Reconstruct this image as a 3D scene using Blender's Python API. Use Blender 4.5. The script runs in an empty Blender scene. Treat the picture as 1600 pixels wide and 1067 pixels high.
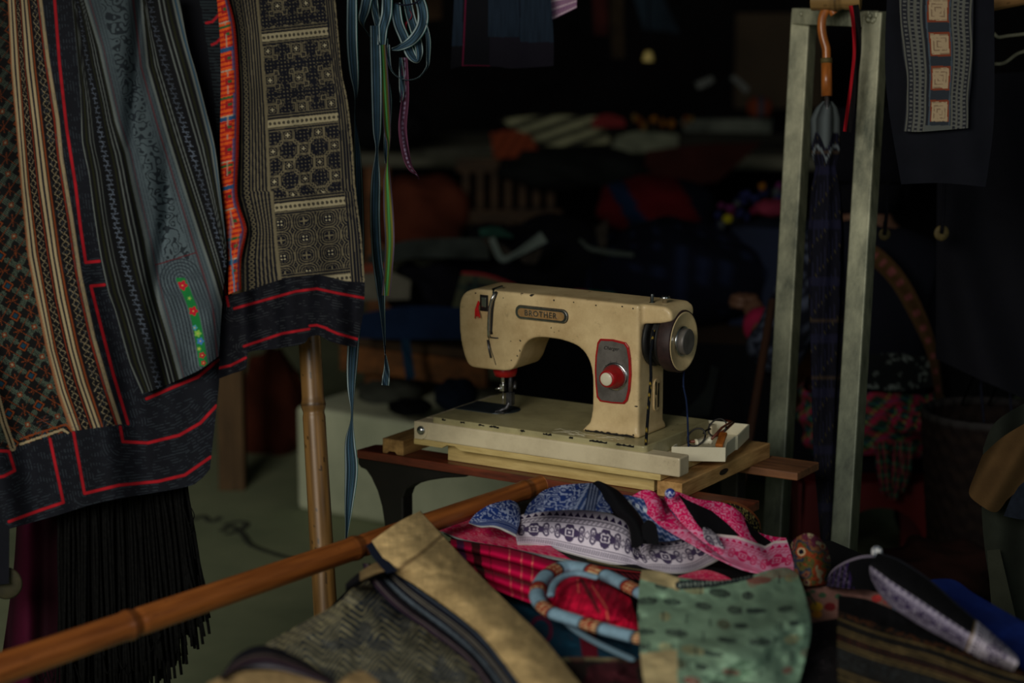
import bpy, bmesh, math, random
import numpy as np
from mathutils import Vector, Matrix, noise as mnoise
rng = np.random.RandomState(7); random.seed(5)
SC = bpy.context.scene; COL = SC.collection
# ---------------------------------------------------------------- survey of the place
F = 3345.0; TH = math.atan(633/3345.0); H = 1.3
FW = np.array([0, math.cos(TH), -math.sin(TH)]); UP = np.array([0, math.sin(TH), math.cos(TH)]); RT = np.array([1., 0, 0])
CP = np.array([0, 0, H])
def P(x, y, d):
    x = np.asarray(x, float); y = np.asarray(y, float); d = np.asarray(d, float)
    r = FW + ((x-800)/F)[..., None]*RT - ((y-533.5)/F)[..., None]*UP
    return CP + d[..., None]*r
def dz(y, z): return (H-z)/(.18589+.0002938*(np.asarray(y, float)-533.5))
def V(x, y, d): return Vector(P(x, y, d).tolist())
def VZ(x, y, z): return Vector(P(x, y, dz(y, z)).tolist())
YAW = math.radians(32)
EX = np.array([math.cos(YAW), -math.sin(YAW), 0]); EY = np.array([math.sin(YAW), math.cos(YAW), 0])
O = P(596, 708, float(dz(708, .5)))
def W(a, b, c): return Vector((O+EX*a+EY*b+np.array([0, 0, c])).tolist())
# ---------------------------------------------------------------- colour
def lin(c): c = np.asarray(c, float)/255.0; return np.where(c <= .04045, c/12.92, ((c+.055)/1.055)**2.4)
GAIN = 1.9
def L(r, g, b, k=1.0): return np.minimum(lin((r, g, b))*GAIN*k, .95)
def L4(r, g, b, k=1.0): return tuple(L(r, g, b, k).tolist())+(1,)
# ---------------------------------------------------------------- materials
def new_mat(name):
    m = bpy.data.materials.new(name); m.use_nodes = True
    nt = m.node_tree; b = nt.nodes['Principled BSDF']; return m, nt, b
def nd(nt, t, **k):
    n = nt.nodes.new(t)
    for a, v in k.items(): setattr(n, a, v)
    return n
def tex(nt, scale, detail=4, rough=.6, vec=None, stretch=None):
    tc = nd(nt, 'ShaderNodeTexCoord'); n = nd(nt, 'ShaderNodeTexNoise')
    n.inputs['Scale'].default_value = scale; n.inputs['Detail'].default_value = detail; n.inputs['Roughness'].default_value = rough
    mp = nd(nt, 'ShaderNodeMapping'); nt.links.new(tc.outputs['Object'], mp.inputs['Vector'])
    if stretch: mp.inputs['Scale'].default_value = stretch
    nt.links.new(mp.outputs['Vector'], n.inputs['Vector']); return n
def ramp(nt, src, stops, interp='LINEAR'):
    r = nd(nt, 'ShaderNodeValToRGB'); r.color_ramp.interpolation = interp
    e = r.color_ramp.elements
    e[0].position, e[0].color = stops[0]; e[1].position, e[1].color = stops[-1]
    for p, c in stops[1:-1]:
        q = e.new(p); q.color = c
    nt.links.new(src, r.inputs['Fac']); return r
def bump(nt, b, src, s=.3, d=.001):
    n = nd(nt, 'ShaderNodeBump'); n.inputs['Strength'].default_value = s; n.inputs['Distance'].default_value = d
    nt.links.new(src, n.inputs['Height']); nt.links.new(n.outputs['Normal'], b.inputs['Normal'])
def noisy(name, c1, c2, scale=12, rough=.6, metal=0, stretch=None, bs=.2, bd=.001, lo=.35, hi=.65, spec=.5, coat=0):
    m, nt, b = new_mat(name); t = tex(nt, scale, 5, .65, stretch=stretch)
    r = ramp(nt, t.outputs['Fac'], [(lo, c1), (hi, c2)]); nt.links.new(r.outputs['Color'], b.inputs['Base Color'])
    b.inputs['Roughness'].default_value = rough; b.inputs['Metallic'].default_value = metal
    b.inputs['Specular IOR Level'].default_value = spec; b.inputs['Coat Weight'].default_value = coat
    if bs: bump(nt, b, t.outputs['Fac'], bs, bd)
    return m
def vmat(name, rough=.85, weave=1400, bs=.25, spec=.15, sheen=0.0):
    m, nt, b = new_mat(name)
    a = nd(nt, 'ShaderNodeAttribute', attribute_name='Col'); nt.links.new(a.outputs['Color'], b.inputs['Base Color'])
    b.inputs['Roughness'].default_value = rough; b.inputs['Specular IOR Level'].default_value = spec
    b.inputs['Sheen Weight'].default_value = sheen
    t = tex(nt, weave, 2); bump(nt, b, t.outputs['Fac'], bs, .0006); return m
M = {}
def painted(name, base, dark, chips=.0, grime=.5):
    m, nt, b = new_mat(name)
    t1 = tex(nt, 9, 6, .7); r1 = ramp(nt, t1.outputs['Fac'], [(.3, dark), (.62, base)])
    t2 = tex(nt, 60, 6, .75); r2 = ramp(nt, t2.outputs['Fac'], [(.27, (.25, .2, .13, 1)), (.40, (1, 1, 1, 1))])
    mx = nd(nt, 'ShaderNodeMix', data_type='RGBA', blend_type='MULTIPLY'); mx.inputs[0].default_value = grime
    nt.links.new(r1.outputs['Color'], mx.inputs[6]); nt.links.new(r2.outputs['Color'], mx.inputs[7])
    t3 = tex(nt, 75, 2, .5); r3 = ramp(nt, t3.outputs['Fac'], [(chips, (0, 0, 0, 1)), (chips+.012, (1, 1, 1, 1))])
    m2 = nd(nt, 'ShaderNodeMix', data_type='RGBA', blend_type='MIX')
    nt.links.new(r3.outputs['Color'], m2.inputs[0]); m2.inputs[6].default_value = (.012, .011, .012, 1)
    nt.links.new(mx.outputs[2], m2.inputs[7]); nt.links.new(m2.outputs[2], b.inputs['Base Color'])
    b.inputs['Roughness'].default_value = .42; b.inputs['Coat Weight'].default_value = .15
    bump(nt, b, t2.outputs['Fac'], .12, .0006); return m
M['cream'] = painted('cream enamel', L4(180, 159, 119), L4(144, 120, 83), .24)
M['creambed'] = painted('grimy cream enamel', L4(146, 138, 102), L4(112, 104, 74), .24)
M['case'] = painted('off white plastic case', (.90,.77,.52,1), (.64,.53,.34,1), .1, .4)
M['ply'] = noisy('pale yellow board', L4(150, 128, 78), L4(176, 156, 104), 14, .7, stretch=(1, 5, 8))
M['tray'] = painted('ivory plastic', (.88,.82,.62,1), (.74,.67,.47,1), .05, .15)
M['chrome'] = noisy('scratched chrome', (.55, .55, .55, 1), (.8, .8, .8, 1), 60, .22, 1, bs=.05)
M['darkmetal'] = noisy('dull dark steel', (.05, .05, .055, 1), (.16, .16, .17, 1), 90, .4, .8)
M['plate'] = noisy('blued steel plate', (.05, .07, .09, 1), (.12, .15, .17, 1), 40, .35, .7, bs=.05)
M['greyplate'] = noisy('grey anodised plate', L4(70, 66, 62), L4(92, 88, 84), 40, .45, .3, bs=.03)
M['red'] = noisy('red plastic', L4(110, 10, 14), L4(140, 16, 18), 30, .35, bs=.02)
M['dotred'] = noisy('red thread tuft', L4(150, 8, 12), L4(190, 20, 22), 300, .8)
M['black'] = noisy('black rubber', (.006, .006, .006, 1), (.016, .015, .014, 1), 60, .55)
M['burgundy'] = noisy('worn burgundy belt', (.02, .008, .008, 1), (.045, .02, .018, 1), 60, .6)
M['gold'] = noisy('tarnished brass', L4(54, 46, 24), L4(76, 64, 32), 60, .7, .1)
M['badge'] = noisy('brown badge ground', L4(110, 82, 48), L4(128, 100, 62), 120, .45)
M['wood'] = noisy('pale rough timber', L4(108, 78, 42), L4(160, 124, 74), 7, .75, stretch=(9, 1.2, 9), bs=.5, bd=.002)
M['wood2'] = noisy('pale rough timber, lengthwise', L4(120, 86, 46), L4(172, 134, 84), 7, .75, stretch=(9, 1.2, 9), bs=.5, bd=.002)
M['bench'] = noisy('dark reddish brown varnished wood', L4(52, 22, 14), L4(96, 42, 24), 6, .45, stretch=(1.5, 10, 10), bs=.2, coat=.15)
M['benchr'] = noisy('reddish raw wood', L4(66, 40, 24), L4(104, 66, 40), 6, .6, stretch=(1.5, 10, 10), bs=.3)
M['iron'] = noisy('black iron bracket', (.004, .0035, .0035, 1), (.011, .008, .007, 1), 20, .5)
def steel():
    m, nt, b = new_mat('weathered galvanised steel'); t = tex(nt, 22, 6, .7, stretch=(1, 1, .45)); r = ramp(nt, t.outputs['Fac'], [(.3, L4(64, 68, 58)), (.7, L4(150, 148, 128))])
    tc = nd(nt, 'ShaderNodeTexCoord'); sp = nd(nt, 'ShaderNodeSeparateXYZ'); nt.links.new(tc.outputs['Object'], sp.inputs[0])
    g = ramp(nt, sp.outputs['Z'], [(.3, (.15, .18, .18, 1)), (.5, (.26, .31, .29, 1)), (.8, (.78, .8, .74, 1)), (1.0, (1, 1, .95, 1))]); mx = nd(nt, 'ShaderNodeMix', data_type='RGBA', blend_type='MULTIPLY'); mx.inputs[0].default_value = 1  # darker toward the floor: light falloff painted into the steel colour
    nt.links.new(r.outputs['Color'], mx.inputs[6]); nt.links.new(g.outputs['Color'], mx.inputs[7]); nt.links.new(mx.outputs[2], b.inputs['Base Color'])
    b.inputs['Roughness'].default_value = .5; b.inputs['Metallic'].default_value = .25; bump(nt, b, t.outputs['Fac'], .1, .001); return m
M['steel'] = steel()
M['umb_wood'] = noisy('orange varnished wood', L4(110, 60, 22), L4(146, 84, 34), 12, .35, stretch=(6, 6, 1), coat=.3)
M['redstool'] = noisy('red moulded plastic', L4(58, 3, 5, 1.2), L4(72, 4, 6, 1.2), 5, .5, bs=0)
M['white_stone'] = noisy('dull white painted block', L4(150, 154, 130), L4(176, 178, 152), 5, .8)
M['floor'] = noisy('greenish grey concrete', L4(98, 106, 82), L4(128, 132, 102), 1.6, .8, bs=.3, bd=.004)
M['wall'] = noisy('near black wall', (.005, .005, .006, 1), (.012, .011, .012, 1), 2, .95, spec=.05)  # near black base with slight noise variation
M['darkwood'] = noisy('dark shelf timber', L4(34, 24, 14), L4(60, 42, 24), 5, .8, stretch=(1, 6, 6))
M['orangewood'] = noisy('orange brown board', L4(70, 42, 18), L4(104, 62, 28), 5, .7, stretch=(1, 6, 6))
M['fabric'] = vmat('woven cloth'); M['fabric_soft'] = vmat('soft woven cloth', .95, 900, .35)
M['fibre'] = vmat('bamboo skin', .38, 200, .08, .5); M['skin'] = noisy('skin', L4(74, 50, 38), L4(84, 58, 44), 20, .6, bs=.05)
M['blackcloth'] = noisy('black cotton', (.004, .004, .006, 1), (.010, .010, .014, 1), 300, .95, spec=.05)
M['navycloth'] = noisy('navy cotton', (.006, .007, .014, 1), (.012, .013, .024, 1), 300, .95, spec=.05)
M['magenta'] = noisy('dark magenta cloth', L4(34, 3, 18), L4(50, 5, 26), 6, .9, stretch=(8, 8, 1))
M['thread'] = noisy('black cotton fringe', (.002, .002, .002, 1), (.006, .006, .006, 1), 200, .9, spec=.1)
M['glass'] = noisy('dark lens', (.02, .02, .02, 1), (.05, .05, .05, 1), 20, .1)
# ---------------------------------------------------------------- objects
def tag(o, label=None, cat=None, group=None, kind=None):
    if label: o['label'] = label
    if cat: o['category'] = cat
    if group: o['group'] = group
    if kind: o['kind'] = kind
    return o
def thing(name, label, cat, loc=(0, 0, 0), rz=0, group=None):
    o = bpy.data.objects.new(name, None); COL.objects.link(o); o.location = loc; o.rotation_euler = (0, 0, rz)
    o.empty_display_size = .02
    return tag(o, label, cat, group)
def link(name, me, mat, parent=None, smooth=True, world=True):
    o = bpy.data.objects.new(name, me); COL.objects.link(o)
    if mat is not None: me.materials.append(M[mat] if isinstance(mat, str) else mat)
    if smooth:
        me.polygons.foreach_set('use_smooth', [True]*len(me.polygons))
    if parent is not None:
        o.parent = parent
        if world:
            bpy.context.view_layer.update()
            o.matrix_parent_inverse = parent.matrix_world.inverted()
    return o
def mesh(name, verts, faces, mat, parent=None, smooth=True, world=True, cols=None):
    me = bpy.data.meshes.new(name); me.from_pydata([tuple(v) for v in verts], [], faces); me.update()
    if cols is not None: setcol(me, cols)
    return link(name, me, mat, parent, smooth, world)
def setcol(me, cols):
    cols = np.asarray(cols, np.float32)
    a = me.color_attributes.new('Col', 'FLOAT_COLOR', 'POINT')
    buf = np.ones((len(cols), 4), np.float32); buf[:, :3] = cols; a.data.foreach_set('color', buf.ravel())
def grid_mesh(name, X, C, mat, parent=None, thick=0, world=True, smooth=True, mask=None, closed=False):
    """X: (nv,nu,3) points, C: (nv,nu,3) colours"""
    nv, nu = X.shape[:2]; idx = np.arange(nv*nu).reshape(nv, nu)
    if closed: idx = np.concatenate([idx, idx[:, :1]], 1)
    q = np.stack([idx[:-1, :-1], idx[1:, :-1], idx[1:, 1:], idx[:-1, 1:]], -1).reshape(-1, 4)
    if mask is not None: q = q[mask[:-1, :-1].ravel()]
    me = bpy.data.meshes.new(name); n = len(q)
    me.vertices.add(nv*nu); me.vertices.foreach_set('co', X.astype(np.float32).ravel())
    me.loops.add(n*4); me.loops.foreach_set('vertex_index', q.astype(np.int32).ravel())
    me.polygons.add(n); me.polygons.foreach_set('loop_start', np.arange(0, n*4, 4, dtype=np.int32))
    me.polygons.foreach_set('loop_total', np.full(n, 4, np.int32))
    me.update(calc_edges=True); me.validate()
    if C is not None: setcol(me, C.reshape(-1, 3))
    o = link(name, me, mat, parent, smooth, world)
    if thick:
        s = o.modifiers.new('thickness', 'SOLIDIFY'); s.thickness = thick; s.offset = 0
    return o
def bm_obj(name, bm, mat, parent=None, smooth=False, world=False, bevel=0, seg=2):
    bmesh.ops.recalc_face_normals(bm, faces=bm.faces)
    me = bpy.data.meshes.new(name); bm.to_mesh(me); bm.free()
    o = link(name, me, mat, parent, smooth, world)
    if bevel:
        b = o.modifiers.new('bevel', 'BEVEL'); b.width = bevel; b.segments = seg; b.limit_method = 'ANGLE'; b.angle_limit = .6
        b.harden_normals = False
    return o
def bx(bm, x0, x1, y0, y1, z0, z1, m=None):
    vs = [bm.verts.new((x, y, z)) for x in (x0, x1) for y in (y0, y1) for z in (z0, z1)]
    for f in ((0, 1, 3, 2), (4, 6, 7, 5), (0, 4, 5, 1), (2, 3, 7, 6), (0, 2, 6, 4), (1, 5, 7, 3)):
        bm.faces.new([vs[i] for i in f])
    if m is not None: bmesh.ops.transform(bm, matrix=m, verts=vs)
    return vs
def prism(bm, pts, a0, a1, axis='y', m=None):
    """extrude a 2D outline (x,z) along y, (y,z) along x or (x,y) along z"""
    def mk(p, a): return {'y': (p[0], a, p[1]), 'x': (a, p[0], p[1]), 'z': (p[0], p[1], a)}[axis]
    A = [bm.verts.new(mk(p, a0)) for p in pts]; B = [bm.verts.new(mk(p, a1)) for p in pts]
    bm.faces.new(A); bm.faces.new(B[::-1]); n = len(pts)
    for i in range(n): bm.faces.new([A[i], B[i], B[(i+1) % n], A[(i+1) % n]])
    if m is not None: bmesh.ops.transform(bm, matrix=m, verts=A+B)
def tube_bm(bm, pts, rad, seg=10, cap=True, flat=1.0):
    pts = [Vector(p) for p in pts]; n = len(pts)
    if not hasattr(rad, '__len__'): rad = [rad]*n
    rings = []; up = None
    for i in range(n):
        t = (pts[min(i+1, n-1)]-pts[max(i-1, 0)]).normalized()
        if up is None:
            up = Vector((0, 0, 1)) if abs(t.z) < .9 else Vector((1, 0, 0))
        a = t.cross(up)
        if a.length < 1e-6: a = t.orthogonal()
        a.normalize(); b = a.cross(t).normalized(); up = b
        rings.append([bm.verts.new(pts[i]+a*math.cos(2*math.pi*k/seg)*rad[i]+b*math.sin(2*math.pi*k/seg)*rad[i]*flat) for k in range(seg)])
    for i in range(n-1):
        for k in range(seg):
            bm.faces.new([rings[i][k], rings[i][(k+1) % seg], rings[i+1][(k+1) % seg], rings[i+1][k]])
    if cap:
        bm.faces.new(rings[0][::-1]); bm.faces.new(rings[-1])
def tube(name, pts, rad, mat, parent=None, seg=10, world=True, flat=1.0):
    bm = bmesh.new(); tube_bm(bm, pts, rad, seg, True, flat); return bm_obj(name, bm, mat, parent, True, world)
def lathe_bm(bm, prof, seg=40, axis='z', m=None, c=(0, 0, 0)):
    """prof: list of (r, a) along the axis"""
    rings = []
    for r, a in prof:
        ring = []
        for k in range(seg):
            t = 2*math.pi*k/seg; u, w = r*math.cos(t), r*math.sin(t)
            p = {'z': (u, w, a), 'x': (a, u, w), 'y': (u, a, w)}[axis]
            ring.append(bm.verts.new((p[0]+c[0], p[1]+c[1], p[2]+c[2])))
        rings.append(ring)
    for i in range(len(rings)-1):
        for k in range(seg): bm.faces.new([rings[i][k], rings[i][(k+1) % seg], rings[i+1][(k+1) % seg], rings[i+1][k]])
    bm.faces.new(rings[0][::-1]); bm.faces.new(rings[-1])
    if m is not None: bmesh.ops.transform(bm, matrix=m, verts=[v for r in rings for v in r])
def smooth_pts(pts, n=8, closed=False):
    p = np.asarray(pts, float); N = len(p)
    if N < 3 and not closed: return np.array([p[0]+(p[-1]-p[0])*t for t in np.linspace(0, 1, n+1)])
    out = []; rngi = range(N) if closed else range(N-1)
    for i in rngi:
        if closed: a, b, c, d = p[(i-1) % N], p[i], p[(i+1) % N], p[(i+2) % N]
        else: a, b, c, d = p[max(i-1, 0)], p[i], p[i+1], p[min(i+2, N-1)]
        for t in np.arange(n)/n:
            out.append(.5*((2*b)+(c-a)*t+(2*a-5*b+4*c-d)*t*t+(-a+3*b-3*c+d)*t**3))
    if not closed: out.append(p[-1])
    return np.array(out)
def resample(pl, n):
    pl = np.asarray(pl, float); s = np.r_[0, np.cumsum(np.hypot(*np.diff(pl[:, :2], axis=0).T))]; s /= s[-1]
    t = np.linspace(0, 1, n); return np.stack([np.interp(t, s, pl[:, k]) for k in range(pl.shape[1])], 1)
# ---- smooth random field
class Field:
    def __init__(s, seed, nx=64, ny=64): s.g = np.random.RandomState(seed).rand(ny, nx); s.nx, s.ny = nx, ny
    def __call__(s, x, y):
        x = np.asarray(x, float); y = np.asarray(y, float)
        xi = np.floor(x).astype(int); yi = np.floor(y).astype(int); fx = x-xi; fy = y-yi
        fx = fx*fx*(3-2*fx); fy = fy*fy*(3-2*fy); g = s.g
        a = g[yi % s.ny, xi % s.nx]; b = g[yi % s.ny, (xi+1) % s.nx]; c = g[(yi+1) % s.ny, xi % s.nx]; d = g[(yi+1) % s.ny, (xi+1) % s.nx]
        return (a*(1-fx)+b*fx)*(1-fy)+(c*(1-fx)+d*fx)*fy
F1, F2, F3, F4 = Field(1), Field(2), Field(3), Field(4)
def fbm(x, y, o=3):
    v = 0; a = .5
    for k in range(o): v = v+a*(F1, F2, F3, F4)[k % 4](x*2**k+3.7*k, y*2**k+9.1*k); a *= .5
    return v
# ---- cloth sheet between four measured edges
def sheet(name, T, R, B, Lf, depth, color, mat='fabric', parent=None, step=1.5, thick=0, sm=True, maxn=900):
    if sm: T, R, B, Lf = [smooth_pts(p, 8) for p in (T, R, B, Lf)]
    T, R, B, Lf = [np.asarray(p, float) for p in (T, R, B, Lf)]
    ln = lambda p: np.hypot(*np.diff(p[:, :2], axis=0).T).sum()
    nu = int(min(maxn, max(8, max(ln(T), ln(B))/step))); nv = int(min(maxn, max(8, max(ln(Lf), ln(R))/step)))
    t, b = resample(T, nu), resample(B, nu); l, r = resample(Lf, nv), resample(R, nv)
    u = np.linspace(0, 1, nu)[None, :, None]; v = np.linspace(0, 1, nv)[:, None, None]
    S = (1-v)*t[None]+v*b[None]+(1-u)*l[:, None]+u*r[:, None]-((1-u)*(1-v)*t[0]+u*(1-v)*t[-1]+(1-u)*v*b[0]+u*v*b[-1])
    X, Y = S[..., 0], S[..., 1]; U = np.broadcast_to(u[..., 0], X.shape); Vv = np.broadcast_to(v[..., 0], X.shape)
    D = depth(X, Y, U, Vv) if callable(depth) else np.full(X.shape, float(depth))
    C = color(X, Y, U, Vv)
    C = np.broadcast_to(np.asarray(C, float), X.shape+(3,)).copy()
    C *= (1+.10*(rng.rand(*X.shape)-.5))[..., None]
    return grid_mesh(name, P(X, Y, D), C, mat, parent, thick)
def solid(c, var=.12, sc=20):
    c = np.asarray(c, float)
    return lambda X, Y, U, V_: c*(1+var*(fbm(X/sc, Y/sc)-.45)*2)[..., None]
def band(X, Y, marks):
    """position across the cloth measured against traced lines: marks = [(value, [(x,y)...])...]"""
    xs = []
    for val, pl in marks:
        pl = np.asarray(pl, float); xs.append(np.interp(Y, pl[:, 1], pl[:, 0]))
    out = np.full(X.shape, marks[0][0]-0.0)
    out = marks[0][0]+(X-xs[0])/np.maximum(xs[1]-xs[0], 1e-3)*(marks[1][0]-marks[0][0])
    for i in range(1, len(marks)-1):
        m_ = X >= xs[i]; w = marks[i][0]+(X-xs[i])/np.maximum(xs[i+1]-xs[i], 1e-3)*(marks[i+1][0]-marks[i][0])
        out = np.where(m_, w, out)
    return out
def dpoly(X, Y, pl):
    d = np.full(X.shape, 1e9); pl = np.asarray(pl, float)
    for (x0, y0), (x1, y1) in zip(pl[:-1], pl[1:]):
        dx, dy = x1-x0, y1-y0; t = np.clip(((X-x0)*dx+(Y-y0)*dy)/(dx*dx+dy*dy), 0, 1)
        d = np.minimum(d, np.hypot(X-x0-t*dx, Y-y0-t*dy))
    return d
def put(C, mask, c, a=1.0):
    m_ = (np.asarray(mask, float)*a)[..., None]; C[:] = C*(1-m_)+np.asarray(c)*m_
def soft(x, w=1.0): return np.clip(.5-x/w, 0, 1)          # 1 inside (x<0)
def stripe(b, lo, hi, w): return np.clip((b-lo)/w+.5, 0, 1)*np.clip((hi-b)/w+.5, 0, 1)
def tri(x): return np.abs((x % 1)-.5)*2                       # 1 at integers, 0 at halves
def inside(X, Y, poly):
    poly = np.asarray(poly, float); r = np.zeros(X.shape, bool); n = len(poly)
    for i in range(n):
        x0, y0 = poly[i]; x1, y1 = poly[(i+1) % n]
        c = ((y0 > Y) != (y1 > Y)); r ^= c & (X < (x1-x0)*(Y-y0)/((y1-y0) if y1 != y0 else 1e-9)+x0)
    return r
# ================================================================ bench, wooden frame, sewing machine
def loc2(px, py, yl):
    """pixel -> (x, z) on the plane y = yl of the bench's own frame"""
    r = FW+((px-800)/F)*RT-((py-533.5)/F)*UP
    t = ((O+EY*yl-CP)@EY)/(r@EY); d = CP+t*r-O; return float(d@EX), float(d[2])
Ol = tuple(O.tolist()); RZ = -YAW
def frame_thing(name, label, cat, **k): return thing(name, label, cat, Ol, RZ, **k)
bench = frame_thing('wooden_bench', 'narrow dark reddish brown plank bench on black iron legs carrying the sewing machine', 'bench')
bm = bmesh.new(); prism(bm, [(-.047, -.002), (-.043, .043), (-.02, .055), (.63, .055), (.63, -.006)], -.0135, 0, 'z'); bm_obj('front_plank', bm, 'bench', bench, bevel=.0015)
bm = bmesh.new(); bx(bm, .16, .609, .231, .3115, -.0125, 0); tag(bm_obj('rear_plank', bm, 'benchr', bench, bevel=.0015), 'lighter reddish plank jutting out at the right')
def bracket(x0, y0):
    pts = [(x0-.052, -.0135), (x0+.155, -.0135), (x0+.155, -.02), (x0+.115, -.027), (x0+.085, -.035), (x0+.058, -.045), (x0+.042, -.056), (x0+.036, -.07), (x0+.036, -.497),
           (x0, -.497), (x0-.001, -.12), (x0-.006, -.09), (x0-.014, -.066), (x0-.026, -.045), (x0-.036, -.034), (x0-.046, -.032), (x0-.052, -.026)]
    bm = bmesh.new(); prism(bm, pts, y0, y0+.028, 'y'); return bm
for x0, y0 in ((-.001, .008), (.46, .008)): bm_obj('leg', bracket(x0, y0), 'iron', bench, bevel=.003)
bm = bmesh.new(); bx(bm, .47, .50, .25, .28, -.497, -.0125); bm_obj('leg', bm, 'iron', bench, bevel=.003)
bm = bmesh.new(); bx(bm, .150, .186, .19, .216, -.497, 0); bx(bm, .150, .186, .19, .30, -.025, -.0125); bm_obj('leg', bm, 'iron', bench, bevel=.003)
fr = frame_thing('timber_support', 'pale rough timber frame of two rails lying across the bench under the machine', 'frame')
bm = bmesh.new(); prism(bm, [(0, 0), (.008, 0), (.012, .004), (.024, .004), (.027, 0), (.0398, 0), (.0398, .024), (0, .024)], .003, .27, 'y'); bm_obj('rail', bm, 'wood', fr, bevel=.0012)
bm = bmesh.new(); bx(bm, .4912, .532, .0, .297, 0, .0235); rr = bm_obj('rail', bm, 'wood2', fr, bevel=.0012)
bm = bmesh.new(); lathe_bm(bm, [(.0045, -.0004), (.0045, .0006)], 16, 'x')
for v in bm.verts: v.co.y *= 3.2
bmesh.ops.translate(bm, verts=bm.verts, vec=(.532, .135, .0125)); tag(bm_obj('slot', bm, 'iron', rr), 'dark slot in the rail end face')

mc = frame_thing('sewing_machine', 'old chipped cream sewing machine with red dial and handwheel, on a timber frame', 'sewing machine')
def rrect(x0, x1, y0, y1, r, n=6):
    out = []
    for cx, cy, a in ((x1-r, y1-r, 0), (x0+r, y1-r, 90), (x0+r, y0+r, 180), (x1-r, y0+r, 270)):
        for k in range(n+1):
            t = math.radians(a+90*k/n); out.append((cx+r*math.cos(t), cy+r*math.sin(t)))
    return out
# base tray under the machine
bm = bmesh.new(); prism(bm, [(.066, .0245), (.066, .034), (.5, .034), (.5, .0245), (.152, .0245), (.142, .030), (.128, .030), (.118, .0245)], -.006, .25, 'y'); bm_obj('base_board', bm, 'ply', mc, bevel=.001)
bm = bmesh.new(); bx(bm, .115, .478, .016, .24, .0005, .0245); bm_obj('motor_box', bm, 'ply', mc, bevel=.001)
bm = bmesh.new()
bx(bm, .0695, .532, -.008, .022, .034, .0625); bx(bm, .0695, .09, .022, .215, .034, .0625); bx(bm, .0695, .476, .205, .225, .034, .0615); bx(bm, .09, .474, .022, .205, .034, .050)
cs = bm_obj('case', bm, 'case', mc, bevel=.0025, seg=3)
bm = bmesh.new(); pts = [(.0695, .0345), (.0695, .062), (.0935, .062), (.0935, .044), (.090, .038), (.084, .0345)]; prism(bm, pts, -.0095, -.008, 'y')
bm_obj('hinge_tab', bm, 'case', cs, bevel=.0006)
bm = bmesh.new(); lathe_bm(bm, [(.0075, -.0095), (.0072, -.011), (.005, -.0135), (.002, -.0148)], 20, 'y', c=(.0825, 0, .049)); bm_obj('rivet', bm, 'chrome', cs, True)
# bed
bm = bmesh.new(); prism(bm, rrect(.0975, .474, -.004, .205, .008), .050, .0715, 'z'); bed = bm_obj('bed', bm, 'creambed', mc, bevel=.0018, seg=3)
bm = bmesh.new()
r_ = random.Random(3)
def ragged(bm, x0, x1, z0, z1, y, n, hor=True):
    """thin ragged flake of bare metal along an edge"""
    top = []; bot = []
    for k in range(n+1):
        t = k/n; top.append((x0+(x1-x0)*t, z1-r_.random()*(z1-z0)*.55)); bot.append((x0+(x1-x0)*t, z0+r_.random()*(z1-z0)*.25))
    for k in range(n):
        vs = [bm.verts.new((a[0], y, a[1])) for a in (bot[k], bot[k+1], top[k+1], top[k])]
        bm.faces.new(vs)
for a, b in ((.118, .125), (.152, .160), (.185, .196), (.205, .222), (.26, .268), (.30, .315), (.345, .352), (.38, .41), (.425, .455)):
    bm = bmesh.new(); ragged(bm, a, b, .0675, .0722, -.0046, 9); tag(bm_obj('paint_flake', bm, 'iron', bed, world=False), 'black bare metal where the paint has flaked')
bm = bmesh.new(); pts = [(.0978, .062)]
for k in range(13):
    t = math.radians(-90+15*k); pts.append((.158+.036*math.cos(t), .095+.033*math.sin(t)))
pts += [(.0978, .128)]; prism(bm, pts, .0712, .0724, 'z'); npl = bm_obj('needle_plate', bm, 'plate', mc, bevel=.0004)
# body, cast in one piece: voxel union of the arm, pillar, head and belt cover
bm = bmesh.new()
spl = smooth_pts([(.147, .1465), (.1375, .152), (.130, .168), (.1245, .19), (.1225, .215), (.1222, .238), (.126, .254), (.136, .265), (.152, .2705)], 5)
und = smooth_pts([(.4385, .0715), (.347, .0715), (.3535, .081), (.358, .095), (.3602, .115), (.3602, .145), (.358, .166), (.352, .182), (.342, .194), (.327, .2015), (.300, .2062), (.270, .2060), (.252, .2015), (.2405, .192), (.2335, .178), (.2285, .165), (.221, .154), (.210, .1485), (.180, .1465)][1:], 4)
arm = [tuple(p) for p in und]+[tuple(p) for p in spl]+[(.30, .2715), (.4385, .2705), (.4385, .0715)]
prism(bm, arm, .0375, .1185, 'y')
prism(bm, [(.43, .2715), (.476, .2705), (.486, .264), (.488, .25), (.47, .245), (.43, .24)], .046, .118, 'y')
prism(bm, [(.343, .0715), (.4425, .0715), (.4395, .082), (.352, .082)], .0345, .122, 'y')
body = bm_obj('body', bm, 'cream', mc, True)
md = body.modifiers.new('cast', 'REMESH'); md.mode = 'VOXEL'; md.voxel_size = .0019; md.use_smooth_shade = True
md = body.modifiers.new('round', 'SMOOTH'); md.factor = .5; md.iterations = 26
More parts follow.
